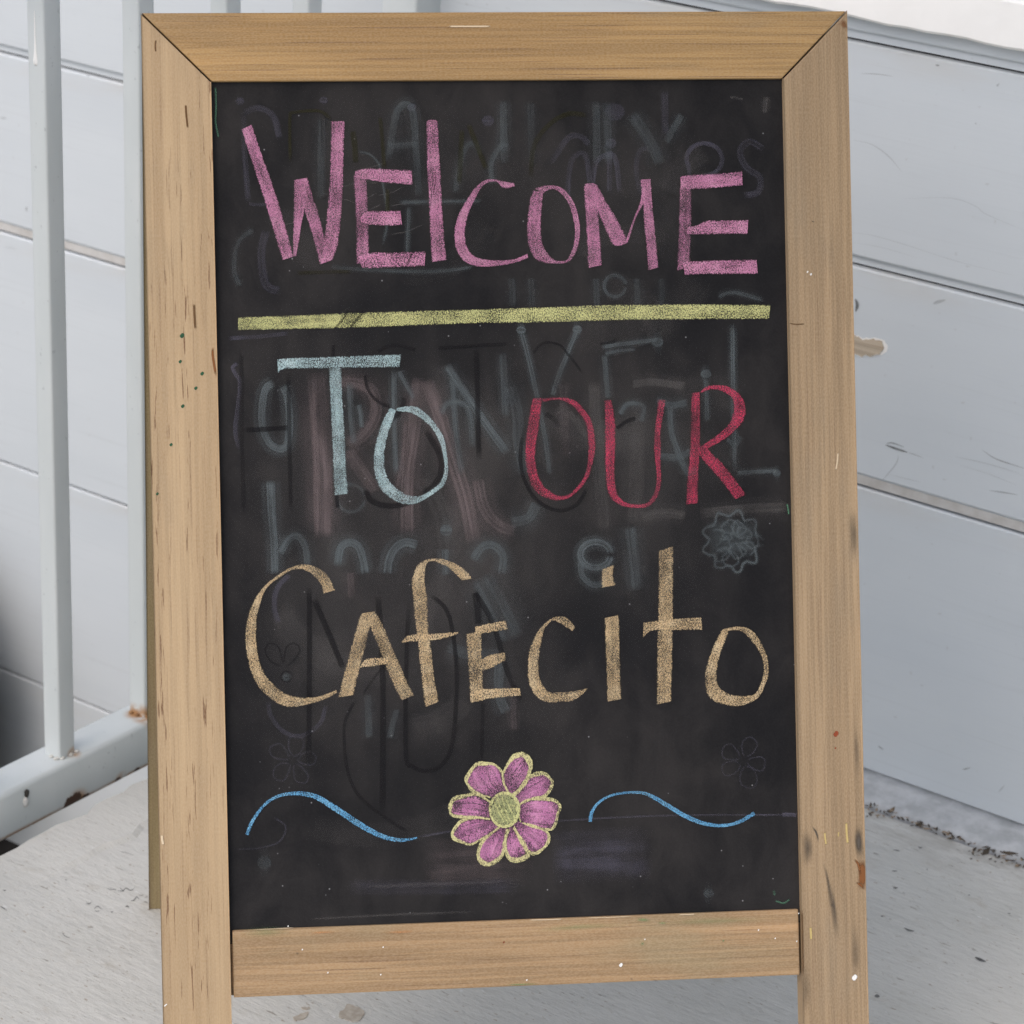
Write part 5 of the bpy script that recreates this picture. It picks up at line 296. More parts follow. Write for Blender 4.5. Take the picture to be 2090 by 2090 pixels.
def wall_paint():
    g = G('pale_blue_grey_paint'); P = g.obj()
    n1 = g.noise(g.obj((2.2, 2, 7)), 1, 3, .55)
    c = g.mix(g.ramp(n1, .3, .7), (.518, .556, .590), (.552, .589, .620))
    str_ = g.noise(g.obj((5, 60, 230)), 1, 3, .6)
    c = g.mix(g.ramp(str_, .57, .74, 0, .17), c, (.40, .42, .44))
    sp = g.noise(g.obj((75, 75, 130)), 1, 2, .6)
    c = g.mix(g.ramp(sp, .70, .78, 0, .35), c, (.36, .36, .36))
    # grime that settles on the top 3 cm of each board below the lap
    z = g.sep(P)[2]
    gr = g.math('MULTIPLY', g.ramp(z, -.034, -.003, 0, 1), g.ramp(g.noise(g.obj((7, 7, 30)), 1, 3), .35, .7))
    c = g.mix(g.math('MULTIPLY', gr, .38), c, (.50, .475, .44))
    h = g.math('ADD', g.math('MULTIPLY', str_, .5), g.math('MULTIPLY', n1, 1.5))
    return g.done(c, .48, .35, g.bump(h, .25, .0016))
M['wall'] = wall_paint()
def simple(name, c0, c1, scale, rough, spec=.3, bumpd=.0006, strength=.25):
    g = G(name); n = g.noise(g.obj((scale,)*3), 1, 4, .6)
    return g.done(g.mix(g.ramp(n, .3, .7), c0, c1), rough, spec, g.bump(n, strength, bumpd))
M['ledge'] = simple('grimy_joint_paint', (.42, .405, .385), (.52, .515, .505), 40, .6)
M['dark_gap'] = simple('dark_gap', (.03, .028, .026), (.05, .045, .04), 60, .9)
M['trim'] = simple('bright_white_paint', (.83, .82, .80), (.86, .85, .83), 25, .45)
M['bare_wood'] = wood('bare_siding_wood', (.52, .45, .36), (.42, .35, .27), fleck=.05, line=.5, stain=.05, seed=3)
M['caulk'] = simple('lumpy_grey_caulk', (.37, .38, .385), (.52, .53, .54), 38, .6, .3, .004, .6)
M['yard'] = simple('pale_gravel_yard', (.20, .19, .175), (.30, .29, .27), 14, .95, .1, .02, .6)
M['soil'] = simple('dark_soil', (.035, .032, .03), (.06, .055, .05), 9, .95, .1, .02, .6)
M['debris'] = simple('dry_debris', (.20, .14, .09), (.36, .28, .2), 60, .9, .1)
M['dirt'] = simple('dark_dirt', (.055, .045, .036), (.11, .09, .07), 90, .95, .1)
M['scuff'] = ghost('dark_scuff', (.06, .062, .068), 1.0, .45)
M['crackline'] = ghost('hairline_crack', (.12, .12, .115), 1.0, .5)
M['peeled'] = simple('peeled_to_bare_wood', (.36, .32, .27), (.47, .43, .37), 120, .85, .1, .0006, .5)
M['steel'] = simple('hinge_steel', (.42, .42, .42), (.5, .5, .5), 40, .4, .6)
M['white_rim'] = simple('torn_white_primer', (.74, .73, .71), (.8, .79, .77), 60, .7)

def rail_paint():
    g = G('white_railing_paint'); P = g.obj()
    n1 = g.noise(g.obj((14, 14, 5)), 1, 3)
    c = g.mix(g.ramp(n1, .3, .7), (.535, .57, .57), (.585, .615, .615))
    sp = g.noise(g.obj((150, 150, 90)), 1, 3, .65)
    c = g.mix(g.ramp(sp, .665, .72, 0, .5), c, (.30, .32, .33))
    # rust: at the foot of two balusters and along the lower edge of the bottom rail
    rn = g.noise(g.obj((70, 70, 70)), 1, 4, .65)
    x, y, z = g.sep(P)
    low = g.math('MULTIPLY', g.ramp(z, -.0108, -.0055, 1, 0), g.ramp(g.noise(g.obj((3, 14, 3)), 1, 2), .34, .5))
    spots = None
    for p, r0, r1 in RUST:
        q = g.near(P, p, r0, r1); spots = q if spots is None else g.math('MAXIMUM', spots, q)
    halo = g.math('MULTIPLY', g.math('MAXIMUM', spots, low), g.ramp(rn, .30, .50))
    c = g.mix(g.math('MULTIPLY', halo, .92), c, (.36, .18, .06))
    core = None
    for p, r0, r1 in CORES:
        q = g.near(P, p, r0, r1); core = q if core is None else g.math('MAXIMUM', core, q)
    cm = g.ramp(g.math('MULTIPLY_ADD', g.math('SUBTRACT', rn, .5), 1.5, core), .42, .58)
    c = g.mix(cm, c, (.060, .026, .014))
    return g.done(c, .36, .45, g.bump(g.math('ADD', n1, g.math('MULTIPLY', sp, .3)), .2, .0012))

def deck_paint():
    g = G('worn_grey_deck_paint'); P = g.obj()
    x, y, z = g.sep(P)
    n1 = g.noise(g.obj((3, 5, 1)), 1, 4, .6)
    c = g.mix(g.ramp(n1, .3, .7), (.50, .497, .468), (.565, .558, .53))
    gr = g.noise(g.obj((22, 240, 1), (1, 0, 0)), 1, 4, .68, .35)
    c = g.mix(g.ramp(gr, .34, .49, .20, 0), c, (.30, .30, .29))
    c = g.mix(g.ramp(gr, .56, .70, 0, .16), c, (.72, .72, .70))
    ds = g.noise(g.obj((34, 190, 1), (5, 2, 0)), 1, 3, .6)
    c = g.mix(g.ramp(ds, .66, .70, 0, .7), c, (.20, .175, .145))
    d2 = g.noise(g.obj((95, 240, 1), (3, 8, 0)), 1, 2, .6)
    c = g.mix(g.ramp(d2, .67, .71, 0, .75), c, (.27, .215, .16))
    br = g.noise(g.obj((16, 26, 1), (2, 9, 0)), 1, 5, .72)
    c = g.mix(g.ramp(br, .56, .72, 0, .42), c, (.37, .33, .27))
    wh = g.noise(g.obj((60, 120, 1), (8, 3, 0)), 1, 2, .6)
    c = g.mix(g.ramp(wh, .70, .74, 0, .75), c, (.64, .64, .63))
    gm = g.math('MULTIPLY', g.ramp(y, I['tw']-.10, I['tw']-.01), g.ramp(g.noise(g.obj((12, 30, 1), (3, 3, 0)), 1, 4, .65), .40, .65))
    c = g.mix(g.math('MULTIPLY', gm, .45), c, (.24, .215, .18))
    # nosing along the open edge carries thicker, paler paint
    ed = g.ramp(x, I['edge']+.072, I['edge']+.082, 1, 0)
    ed = g.math('MULTIPLY', ed, g.ramp(y, 1.80, 1.93))
    c = g.mix(g.math('MULTIPLY', ed, .34), c, (.62, .60, .56))
    lump = g.noise(g.obj((55, 90, 1), (2, 2, 0)), 1, 4, .6)
    h = g.math('ADD', g.math('MULTIPLY', gr, .26), g.math('ADD', g.math('MULTIPLY', br, .3), g.math('MULTIPLY', lump, .8)))
    return g.done(c, .55, .3, g.bump(h, .7, .0032))
M['deck'] = deck_paint()

# ------------------------------------------------------------------ frames of reference
wd, rd = V(I['wd']), V(I['rd'])
EDGE, TW, TWW = I['edge'], I['tw'], I['TWW']
FW = Matrix((wd, rd, V((0, 0, 1)))).transposed().to_4x4()     # x along the wall, y towards it, z up
def fw(x, y, z): return FW @ Matrix.Translation((x, y, z))

# ------------------------------------------------------------------ the setting: ground and deck
bm = bmesh.new(); bmesh.ops.create_grid(bm, x_segments=2, y_segments=2, size=60)
tag(mesh_obj('ground', bm, M['yard'], None, Matrix.Translation((0, 0, -.62))), kind='structure')

bm = bmesh.new(); box(bm, -8.0, EDGE+.3, TWW-.75, TWW+.02, -.66, -.6)  # dark ground strip added to keep the wall's lower left corner dim
tag(mesh_obj('added_dark_bed', bm, M['soil'], None, FW), kind='structure')
bm = bmesh.new()
ys = [-1.6, 0, 1.0, 1.5] + [1.7+.02*i for i in range(int((TW-.004-1.7)/.02))] + [TW-.004]
top, low = [], []
for i, y in enumerate(ys):
    j = .0016*math.sin(i*2.3)+rnd.uniform(-.0012, .0012)
    if 1.93 < y < 1.97: j += .005
    q = min(max((y-1.80)/.13, 0), 1); hh = .0035*q*q*(3-2*q)
    top.append([bm.verts.new(p) for p in ((EDGE+j, y, -.004), (EDGE+j+.006, y, hh), (EDGE+.072+j, y, hh), (EDGE+.079+j, y, 0), (1.9, y, 0))])
    low.append([bm.verts.new((x, y, -.15)) for x in (EDGE+j, 1.9)])
for a, b, c, d in zip(top, top[1:], low, low[1:]):
    for k in range(4): bm.faces.new((a[k], a[k+1], b[k+1], b[k]))
    bm.faces.new((c[0], a[0], b[0], d[0])); bm.faces.new((c[0], d[0], d[1], c[1])); bm.faces.new((a[4], c[1], d[1], b[4]))
bm.faces.new([low[0][0], low[0][1]]+top[0][::-1]); bm.faces.new([low[-1][0], low[-1][1]]+top[-1][::-1])
bmesh.ops.recalc_face_normals(bm, faces=bm.faces)
deck = tag(mesh_obj('porch_deck', bm, M['deck'], None, FW), kind='structure')

def flat_poly(pts, z, y=None):
    bm = bmesh.new()
    vs_ = [bm.verts.new((p[0], p[1], z) if y is None else (p[0], y, p[1])) for p in pts]
    f = bm.faces.new(vs_)
    return bm
for P in DECK_PATCHES:
    bm = bmesh.new()
    pts = cat(P+[P[0]], 3)[:-1]
    pts = [p+V((rnd.uniform(-.0012, .0012), rnd.uniform(-.0012, .0012))) for p in pts]
    prism(bm, [(p.x, p.y) for p in pts], 2, .0, .0008)
    mesh_obj('peeled_patch', bm, M['peeled'], deck, FW)

def chalk_layers(bm):
    fl = bm.verts.layers.float
    for k in ('across', 'chalk_load', 'coarse'): fl.new(k)
    return fl['across'], fl['chalk_load'], fl['coarse']

def sstep(x): x = min(max(x, 0), 1); return x*x*(3-2*x)

def strips(items, put, mat, name, parent, mw, taper=0.):
    """items: (pairs of 2D points, density, coarse, lift); put(p, lift) gives 3D"""
    bm = bmesh.new(); la, ld, lc = chalk_layers(bm)
    for pr, de, co, lift in items:
        prev = None
        for i, (a, b) in enumerate(pr):
            t = i/(len(pr)-1); row = []
            for k in (0, .12, .5, .88, 1):
                v = bm.verts.new(put(a.lerp(b, k), lift)); v[la] = k; v[lc] = co
                v[ld] = de*(1 if not taper else sstep(t/(taper+.42*co))*sstep((1-t)/(taper+.42*co))); row.append(v)
            if prev:
                for k in range(4): bm.faces.new((prev[k], prev[k+1], row[k+1], row[k]))
            prev = row
    return mesh_obj(name, bm, mat, parent, mw)
def quads(rows): return [(V(r[:2]), V(r[2:])) for r in rows]
tag(strips([(quads(r), .9, 0, .0006+i*1e-5) for i, r in enumerate(DECK_MARKS)], lambda p, l: (p.x, p.y, l), M['scuff'], 'scuff_mark', deck, FW), kind='stuff')

# ------------------------------------------------------------------ house wall
ZZ = I['ZZ']
wall = tag(empty('house_wall', fw(-1.6, TWW, 0)), 'pale blue grey clapboard house wall with a white trim board along its upper right', 'wall')
S0, S1 = -8.0, 1.4
zs = [ZZ['Z'], ZZ['Z']+.24, ZZ['Z']+.48, ZZ['Z']+.72, ZZ['Z']+.96, ZZ['Z']+1.2, ZZ['Z']+1.44, ZZ['Z']+1.68]
def board_piece(z0, z1, kind):
    """profile in (y, z): y = 0 is the wall plane, negative is towards the deck; origin at the top edge"""
    h = z1-z0
    rec, tall = (.0065, .0115) if kind == 'lap' else (.0030, .0145)
    if kind in ('lap', 'shallow'):
        pr = [(0, -.0008), (-.0085, -.0008), (-.0105, -.0028), (-.0105, -h+tall+.002), (-.0092, -h+tall), (-.0105+rec, -h+tall-.001), (-.0105+rec, -h+.0018), (0, -h+.0018)]
    else:
        pr = [(0, -.001), (-.0085, -.001), (-.0105, -.003), (-.0105, -h+.0035), (-.0085, -h+.0015), (0, -h+.0015)]
    bm = bmesh.new(); prism(bm, pr, 0, S0, S1)
    return mesh_obj('siding_board', bm, M['wall'], wall, fw(0, TWW, z1))
for a, b in zip(zs, zs[1:]): board_piece(a, b, 'lap')
board_piece(ZZ['A'], ZZ['Z'], 'lap'); board_piece(ZZ['B'], ZZ['A'], 'shallow')
board_piece(ZZ['C'], ZZ['B'], 'flush')
board_piece(ZZ['D'], ZZ['C'], 'flush'); board_piece(-.64, ZZ['D'], 'flush')
bm = bmesh.new(); box(bm, S0, S1, .001, .12, -.64, zs[-1])
mesh_obj('sheathing', bm, M['dark_gap'], wall, fw(0, TWW, 0))
# the weathered joint strip that shows in the reveal above the lowest boards
bm = bmesh.new(); box(bm, S0, S1, -.0083, -.0070, .0022, .0128)
mesh_obj('joint_strip', bm, M['ledge'], wall, fw(0, TWW, ZZ['B']))
# white trim with a brush-worn lower edge
bm = bmesh.new()
n = 150; sec = []
for i in range(n+1):
    s = -2.3+3.4*i/n
    j = .0005*math.sin(i*.9)+.0005*math.sin(i*.37+1)+rnd.uniform(-.0010, .0010)
    t0, t1 = ZZ['T']+j, ZZ['T2']
    sec.append([bm.verts.new(p) for p in ((s, 0, t0), (s, -.032, t0), (s, -.035, t0+.003), (s, -.035, t1-.003), (s, -.032, t1), (s, 0, t1+.004))])
for a, b in zip(sec, sec[1:]):
    for k in range(5): bm.faces.new((a[k], a[k+1], b[k+1], b[k]))
bm.faces.new(sec[0]); bm.faces.new(sec[-1]); bmesh.ops.recalc_face_normals(bm, faces=bm.faces)
mesh_obj('trim_board', bm, M['trim'], wall, fw(0, TWW, 0))
# caulked strip at the foot of the wall
bm = bmesh.new(); sec = []
for i in range(161):
    s = EDGE+.01+(S1-EDGE-.01)*i/160; j = lambda a: rnd.uniform(-a, a)
    sec.append([bm.verts.new(p) for p in ((s, TW+.003+j(.0018), -.02), (s, TW+.004+j(.002), .0005+j(.0006)), (s, TW+.014+j(.002), .0045+j(.0012)), (s, TW+.03, .0068+j(.0009)), (s, TW+.046, .0088+j(.0005)), (s, TWW-.002, .0125), (s, TWW-.002, -.02))])
for a, b in zip(sec, sec[1:]):
    for k in range(6): bm.faces.new((a[k], a[k+1], b[k+1], b[k]))
bmesh.ops.recalc_face_normals(bm, faces=bm.faces)
mesh_obj('base_strip', bm, M['caulk'], wall, FW, smooth=True)
# hairline cracks and the patch where the paint has come off
tag(strips([(quads(r), a, 0, .0108+i*1e-5) for i, (r, a) in enumerate(WALL_CRACKS) if r[0][1] > ZZ['B']], lambda p, l: (p.x, -l, p.y), M['crackline'], 'paint_crack', wall, fw(0, TWW, 0)), kind='stuff')
tag(strips([(quads(r), a, 0, .0108+i*1e-5) for i, (r, a) in enumerate(WALL_CRACKS) if 0 < r[0][1] <= ZZ['B']], lambda p, l: (p.x, -l, p.y), M['crackline'], 'paint_crack', wall, fw(0, TWW, 0)), kind='stuff')
bm = bmesh.new(); P = [V(p) for p in BARE_PATCH]
pts = [p+V((rnd.uniform(-.0015, .0015), rnd.uniform(-.001, .001))) for p in resample(cat(P+[P[0]], 3), 44)[:-1]]
prism(bm, [(p.x, p.y) for p in pts], 1, -.0108, -.0100)
mesh_obj('torn_primer', bm, M['white_rim'], wall, fw(0, TWW, 0))
cen = sum(pts, V((0, 0)))/len(pts)
bm = bmesh.new(); prism(bm, [tuple(cen+(p-cen)*.88+(p-cen).normalized()*rnd.uniform(-.0016, .001)) for p in pts], 1, -.0118, -.0105)
mesh_obj('bare_patch', bm, M['bare_wood'], wall, fw(0, TWW, 0))

# overhang added out of view to dim the wall and deck on the right
bm = bmesh.new(); box(bm, -1.35, 1.4, -1.7, 0, 2.36, 2.44); box(bm, -1.38, 1.43, -1.74, -1.7, 2.30, 2.47); box(bm, -1.39, -1.35, -1.7, 0, 2.30, 2.47)
mesh_obj('added_canopy', bm, M['trim'], wall, fw(0, TWW, 0))
for s in (-1.0, 1.2):
    bm = bmesh.new(); prism(bm, [(-.02, 1.75), (-.02, 1.83), (-.95, 2.359), (-1.05, 2.359)], 0, s-.03, s+.03)
    mesh_obj('added_canopy_bracket', bm, M['trim'], wall, fw(0, TWW, 0))

# ------------------------------------------------------------------ litter in the joint at the wall foot
bm = bmesh.new()
for i in range(900):
    s = rnd.uniform(-1.75, -.6); off = rnd.gauss(0, .0035); big = rnd.random() < .05
    r = rnd.uniform(.0012, .0028)*(2.2 if big else 1)
    if abs(s+1.30) < .02 or abs(s+1.14) < .03: off = rnd.gauss(-.004, .010)
    c = V((s, TW+off, .001+rnd.uniform(0, .0025)))
    q = Matrix.Rotation(rnd.uniform(0, 6.28), 3, 'Z') @ Matrix.Rotation(rnd.uniform(-.5, .5), 3, 'X')
    a, b, h = r*rnd.uniform(.8, 2.4), r*rnd.uniform(.4, .8), r*.35
    vv = [bm.verts.new(c+q @ V(p)) for p in ((-a, 0, 0), (0, -b, 0), (a, 0, h), (0, b, 0), (0, 0, h*1.6))]
    mi = 0 if rnd.random() < .38 else 1
    for t in ((0, 1, 4), (1, 2, 4), (2, 3, 4), (3, 0, 4)): bm.faces.new([vv[k] for k in t]).material_index = mi
tag(mesh_obj('leaf_litter', bm, [M['debris'], M['dirt']], None, FW), 'brown crumbs of leaf litter and dirt in the joint where deck meets wall', 'litter', kind='stuff')

# ------------------------------------------------------------------ railing
RX0, RX1 = EDGE-.081, EDGE-.032            # bottom rail, across
RZ0, RZ1 = -.013, .0435
BW = .0242; BX1 = EDGE-.0428; BX0 = BX1-BW
BY = [1.9755+.1345*k for k in range(-7, 4)]
PY0, PY1 = 2.556, 2.606
# rust places, relative to the railing's own frame (origin at rail end on the deck edge line)
RUST = [((BX1, BY[8], RZ1+.001), .004, .019), ((BX0+.01, BY[8], RZ1), .003, .017), ((RX1, 1.990, RZ0), .008, .022), ((RX1, 2.06, RZ0), .003, .015), ((BX1, BY[7]+.02, RZ1), .002, .012)]
CORES = [((RX1, 1.982, RZ0+.001), .006, .022), ((RX1, 2.004, RZ0), .002, .012), ((RX1, 2.056, RZ0), .001, .011), ((RX1, 2.085, RZ0+.002), .001, .009)]
M['rail'] = rail_paint()
M['rust'] = simple('rusty_weld', (.20, .10, .045), (.40, .25, .12), 160, .8)
M['weld'] = simple('painted_weld', (.52, .50, .45), (.62, .62, .6), 120, .5)
rail = tag(empty('metal_railing', fw(EDGE-.056, 1.6, 0)), 'white painted square tube railing with rust spots along the open edge of the porch deck', 'railing')
def tube(name, x0, x1, y0, y1, z0, z1, b=.003):
    bm = bmesh.new(); box(bm, x0, x1, y0, y1, z0, z1); bevel(bm, b, 3)
    return mesh_obj(name, bm, M['rail'], rail, FW, smooth=True)
tube('bottom_rail', RX0, RX1, .99, PY0-.001, RZ0, RZ1, .006)
tube('top_rail', RX0, RX1, .99, PY0-.001, .96, 1.01, .006)
for y in BY: tube('baluster', BX0, BX1, y, y+BW, RZ1-.002, .963, .0032)
tube('post', EDGE-.082, EDGE-.031, PY0, PY1, -.62, 1.03, .004); tube('post', EDGE-.082, EDGE-.031, .94, .989, -.62, 1.03, .004)
def bead(name, c, s, mat, parent, mw, seed):
    bm = bmesh.new(); bmesh.ops.create_icosphere(bm, subdivisions=2, radius=1); rr = random.Random(seed)
    for v in bm.verts: v.co = V(c)+V((v.co.x*s[0], v.co.y*s[1], v.co.z*s[2]))*rr.uniform(.82, 1.12)
    return mesh_obj(name, bm, mat, parent, mw, smooth=True)
yb = BY[7]
for i, (dx, dy, r) in enumerate(((BX1, .004, .003), (BX1+.001, .016, .0024), (BX1, .026, .0028), (BX1-.012, -.001, .0026), (BX1-.004, -.0012, .003))):
    bead('weld_bead', (dx, yb+dy, RZ1+.001), (r, r*1.2, r*.7), M['weld'], rail, FW, i)
for i, (dx, dy, r) in enumerate(((BX1, .004, .003), (BX1, .02, .003), (BX1-.01, -.001, .003), (BX1-.02, -.001, .0028))):
    bead('weld_bead', (dx, BY[8]+dy, RZ1+.001), (r, r*1.2, r*.7), M['rust'], rail, FW, i+9)
bead('rail_plug', (RX1+.001, 1.9135, .0315), (.002, .0035, .0055), M['dark_gap'], rail, FW, 31)
bead('paint_drip', (RX1+.001, 1.9115, .0215), (.003, .0035, .007), M['ledge'], rail, FW, 32)
bm = bmesh.new()                                            # run of white paint on the nearest baluster
zz_ = [.872, .855, .84, .83, .822, .8185, .817]; ww_ = [.0004, .0009, .0011, .0018, .0032, .0030, .0006]
rows = []
for z, w_ in zip(zz_, ww_):
    xm = BX0+.0115; rows.append([bm.verts.new(p) for p in ((xm-w_, yb-.0002, z), (xm, yb-.0003-w_*.55, z), (xm+w_, yb-.0002, z))])
for a, b in zip(rows, rows[1:]):
    for k in (0, 1): bm.faces.new((a[k], a[k+1], b[k+1], b[k]))
mesh_obj('paint_drip', bm, M['trim'], rail, FW, smooth=True)

# ------------------------------------------------------------------ chalkboard sign
u, v, into, O = V(I['u']), V(I['v']), V(I['into']), V(I['O'])
FS = Matrix.Translation(O) @ Matrix((u, into, -v)).transposed().to_4x4()     # x across, y into the board, z up; origin outer top left corner, front face
IL, IR, VT, VB, VBB = I['sign']; WD = .61; LL, LR = I['L'], I['Lr']
foot = V(I['foot'])
base = O+u*(WD/2); base.z = 0; base += V((0, -.1, 0))
yaw = math.atan2(u.y, u.x)
sign = tag(empty('chalkboard_sign', Matrix.Translation(base) @ Matrix.Rotation(yaw, 4, 'Z')), 'wooden framed A-frame chalkboard sign with a coloured chalk greeting standing on the grey deck', 'sign')
TH = .021; GAPW = .0008
def plank(name, poly, mat, grain, y0=0., y1=TH, parent=sign, b=.0012, base_m=FS):
    """poly in (x, z) of the sign plane; grain 'x' or 'z': the part's own X axis follows the grain"""
    cx = sum(p[0] for p in poly)/len(poly); cz = sum(p[1] for p in poly)/len(poly)
    rot = Matrix.Identity(4) if grain == 'x' else Matrix.Rotation(-math.pi/2, 4, 'Y')     # local X -> +Z
    mw = base_m @ Matrix.Translation((cx, 0, cz)) @ rot
    inv = (Matrix.Translation((cx, 0, cz)) @ rot).inverted()
    bm = bmesh.new(); prism(bm, poly, 1, y0, y1); bm.transform(inv); bevel(bm, b, 2)
    return mesh_obj(name, bm, mat, parent, mw)
g_ = GAPW
plank('stile', [(0, -.0008), (IL-g_, -VT-g_), (IL-g_, -LL), (0, -LL)], M['wood_left'], 'z')
plank('stile', [(WD, -.0008), (WD, -LR), (IR+g_, -LR), (IR+g_, -VT-g_)], M['wood_right'], 'z')
plank('top_rail', [(.0008, 0), (WD-.0008, 0), (IR-.0002, -VT), (IL+.0002, -VT)], M['wood_top'], 'x')
plank('bottom_rail', [(IL+g_*1.6, -VB), (IR-g_*1.6, -VB), (IR-g_*1.6, -VBB), (IL+g_*1.6, -VBB)], M['wood_bottom'], 'x', .0008)
bm = bmesh.new(); box(bm, IL-.010, IR+.010, .0102, .0175, -VBB+.0006, -VB-.0006); mesh_obj('tenon', bm, M['wood_bottom'], sign, FS)
bm = bmesh.new(); box(bm, IL-.012, IR+.012, .005, .0095, -VB-.012, -VT+.012)
panel = mesh_obj('chalk_panel', bm, M['board'], sign, FS)
# back frame: hinged at the top, standing behind
b0 = O+into*(TH+.004)+v*.004
dirb = (foot-(b0)); lb = dirb.length; dirb.normalize()
xb = (u-dirb*u.dot(dirb)).normalized(); yb_ = (-dirb).cross(xb)          # z up the leg, x across, y = z x x
FB = Matrix.Translation(b0) @ Matrix((xb, yb_, -dirb)).transposed().to_4x4()
def bplank(name, poly, grain): return plank(name, poly, M['wood_back'], grain, 0., .018, base_m=FB)
rt = (lambda k: lb + k)
bplank('back_leg', [(0, 0), (.055, 0), (.055, -lb), (0, -lb)], 'z')
bplank('back_leg', [(WD-.055, 0), (WD, 0), (WD, -lb-.006), (WD-.055, -lb-.006)], 'z')
bplank('back_rail', [(.0556, -.004), (WD-.0556, -.004), (WD-.0556, -.06), (.0556, -.06)], 'x')
bplank('back_rail', [(.0556, -.74), (WD-.0556, -.74), (WD-.0556, -.80), (.0556, -.80)], 'x')
for x in (.1, .51):
    bm = bmesh.new(); box(bm, x-.02, x+.02, TH-.001, TH+.0045, -.03, -.004); mesh_obj('hinge', bm, M['steel'], sign, FS)

# chalk marks lie on the panel face (front at y = .005)
def on_panel(p, lift): return (p.x*1e-4, .005-lift, -p.y*1e-4)
order = [0]
def lift():
    order[0] += 1; return .00012+order[0]*3e-6
GN = {'t': 'teal', 'v': 'violet', 'p': 'pink', 'g': 'grey', 'd': 'dark', 'o': 'olive'}
def wider(st, f): return ('c', st[1], [w_*f for w_ in st[2]] if isinstance(st[2], (list, tuple)) else st[2]*f)
for k in 'tpg':
    GHOSTS[k] = [(wider(st, 2.3), a*.30) for st, a in GHOSTS[k] if (max(st[2]) if isinstance(st[2], (list, tuple)) else st[2]) < 250] + GHOSTS[k]
for k in ('g', 'p', 'v', 't', 'o', 'd'):
    o = strips([(ribbon(st), a, min(max((max(st[2]) if isinstance(st[2], (list, tuple)) else st[2])/1200-.18, 0), 1), lift()) for st, a in GHOSTS[k]], on_panel, M['g'+k], 'erased_chalk', panel, FS, .06)
    tag(o, {'g': 'wiped grey chalk dust', 'p': 'wiped pinkish chalk strokes', 'v': 'wiped violet chalk strokes', 't': 'wiped pale teal chalk lettering', 'o': 'wiped olive strokes', 'd': 'dark damp wiped strokes'}[k], kind='stuff')
strips([(ribbon(st), a, 0, .0016) for st, a in SLASHES], on_panel, M['gd'], 'chalk_scratch', panel, FS, .1)['kind'] = 'stuff'
for st, a in GREEN: strips([(ribbon(st), a, 0, lift())], on_panel, M['green'], 'chalk_dab', panel, FS)
NAMES = {'-': ('chalk_line', 'long yellow chalk underline'), '~': ('chalk_swirl', 'blue wavy chalk line')}
for ch, cname, sts in LETTERS:
    nm, lab = NAMES.get(ch, ('chalk_letter', f'{cname} chalk letter {ch}'))
    o = strips([(ribbon(st), de*{'pink': .66, 'tan': .58, 'yellow': .60, 'red': .60, 'blue': .64}.get(cname, .60)*(.82+.3*min(co, .6)), co, lift()) for st, de, co in sts], on_panel, M[cname], nm, panel, FS)
    o['label'] = lab
def fan(cen, pts, de, co, lf, name, mat):
    bm = bmesh.new(); la, ld, lc = chalk_layers(bm)
    P = cat(list(pts)+[pts[0]], 4)[:-1]
    def mk(p, q):
        x = bm.verts.new(on_panel(p, lf)); x[la] = q; x[ld] = de; x[lc] = co; return x
    c = mk(V(cen), .5); ring = [mk(p, .03) for p in P]
    for a, b in zip(ring, ring[1:]+ring[:1]): bm.faces.new((c, a, b))
    return mesh_obj(name, bm, mat, panel, FS)
rp = random.Random(4)
for cen, pts, rim in PETALS:
    fan(cen, pts, .30, .5, lift(), 'flower_petal', M['petal'])
    P = pts[:-1]; h = len(P)//2
    A = resample(cat(P[:h+1], 5), 14); B = resample(cat(list(reversed(P[h:])), 5), 14); it = []
    for j in range(9):
        f = .10+.80*j/8+rp.uniform(-.04, .04); hw = rp.uniform(.05, .085); a0, a1 = rp.randint(0, 2), rp.randint(11, 14)
        it.append(([(p.lerp(q, f-hw), p.lerp(q, f+hw)) for p, q in zip(A, B)][a0:a1], rp.uniform(.42, .80), rp.uniform(.4, .9), lift()))
    strips(it, on_panel, M['petal'], 'petal_stroke', panel, FS, .12)['kind'] = 'stuff'
for cen, pts, rim in PETALS:
    rim = ('c', [(x+rp.uniform(-9, 9), y+rp.uniform(-9, 9)) for x, y in rim[1]], [w_*rp.uniform(.65, 1.2) for w_ in rim[2] for k in (0, 1)])
    strips([(ribbon(rim), rp.uniform(.58, .80), .85, lift())], on_panel, M['petal_rim'], 'petal_outline', panel, FS)
fan(CORE[0], CORE[1], .82, .7, lift(), 'flower_centre', M['core'])
strips([(ribbon(CORE[2]), .8, .8, lift())]+[(ribbon(s), .7, .8, lift()) for s in CORE[3]], on_panel, M['yellow'], 'flower_centre_stroke', panel, FS)
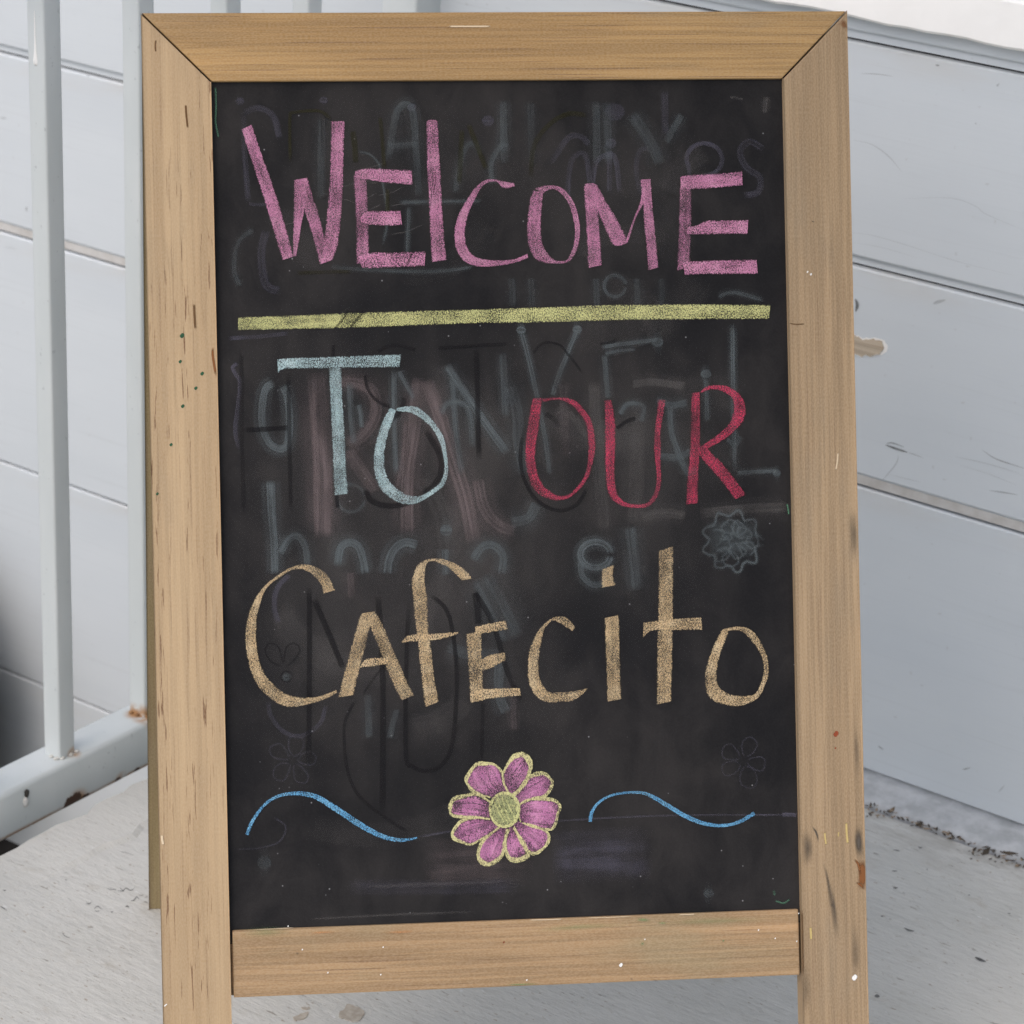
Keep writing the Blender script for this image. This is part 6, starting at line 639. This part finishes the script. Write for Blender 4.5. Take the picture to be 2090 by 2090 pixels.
# dabs, knots and nicks on the frame
MC = {'green': (.03, .09, .05), 'knot': (.20, .085, .035), 'fleck': (.13, .07, .033), 'red': (.28, .07, .035), 'stain': (.10, .085, .07), 'yellow': (.55, .42, .18), 'white': (.82, .81, .79), 'pale': (.62, .50, .35), 'greensmear': (.20, .28, .13), 'orange': (.55, .25, .10)}
for k, c in MC.items():
    soft = {'stain': 1, 'knot': .6, 'greensmear': 1, 'orange': 1}.get(k, 0)
    it = [(ribbon(st), a*(1.35 if soft else 1), soft, .00015+i*1e-5) for i, (kk, st, a) in enumerate(WOOD_MARKS) if kk == k]
    o = strips(it, lambda p, l: (p.x*1e-4, -l, -p.y*1e-4), ghost('wood_mark_'+k, c, 1.15, .25), 'wood_mark', sign, FS, .10)
    tag(o, kind='stuff')

# ------------------------------------------------------------------ bush added out of view to darken the wall at lower left
sh = tag(empty('added_shrub', fw(-2.9, TWW-.3, -.6)), 'added unseen bush that shades the house wall beyond the railing', 'added_shrub')
M['leaf'] = simple('dark_leaf', (.035, .055, .025), (.07, .10, .045), 30, .5)
M['bark'] = simple('shrub_bark', (.08, .06, .045), (.13, .10, .08), 60, .9)
bm = bmesh.new()
for i in range(5200):
    d = V((rnd.gauss(0, 1), rnd.gauss(0, 1), rnd.gauss(0, 1))).normalized()*rnd.uniform(.55, 1)
    c = V((-2.97+d.x*.30, TWW-.16+d.y*.15, -.33+d.z*.31))
    q = Matrix.Rotation(rnd.uniform(0, 6.3), 3, 'Z') @ Matrix.Rotation(rnd.uniform(-1.2, 1.2), 3, 'X'); a = rnd.uniform(.02, .036)
    bm.faces.new([bm.verts.new(c+q @ V(p)) for p in ((-a, 0, 0), (0, -a*.45, a*.1), (a, 0, 0), (0, a*.45, a*.1))])
tag(mesh_obj('foliage', bm, M['leaf'], sh, FW), kind='stuff')
for i in range(5):
    bm = bmesh.new(); e = V((-2.99+rnd.uniform(-.18, .18), TWW-.17+rnd.uniform(-.1, .1), -.2)); s0 = V((-2.99+rnd.uniform(-.04, .04), TWW-.17, -.61))
    dr = (e-s0); bmesh.ops.create_cone(bm, segments=7, radius1=.009, radius2=.004, depth=dr.length, cap_ends=True, matrix=Matrix.Translation((s0+e)/2) @ dr.to_track_quat('Z', 'Y').to_matrix().to_4x4())
    mesh_obj('stem', bm, M['bark'], sh, FW, smooth=True)
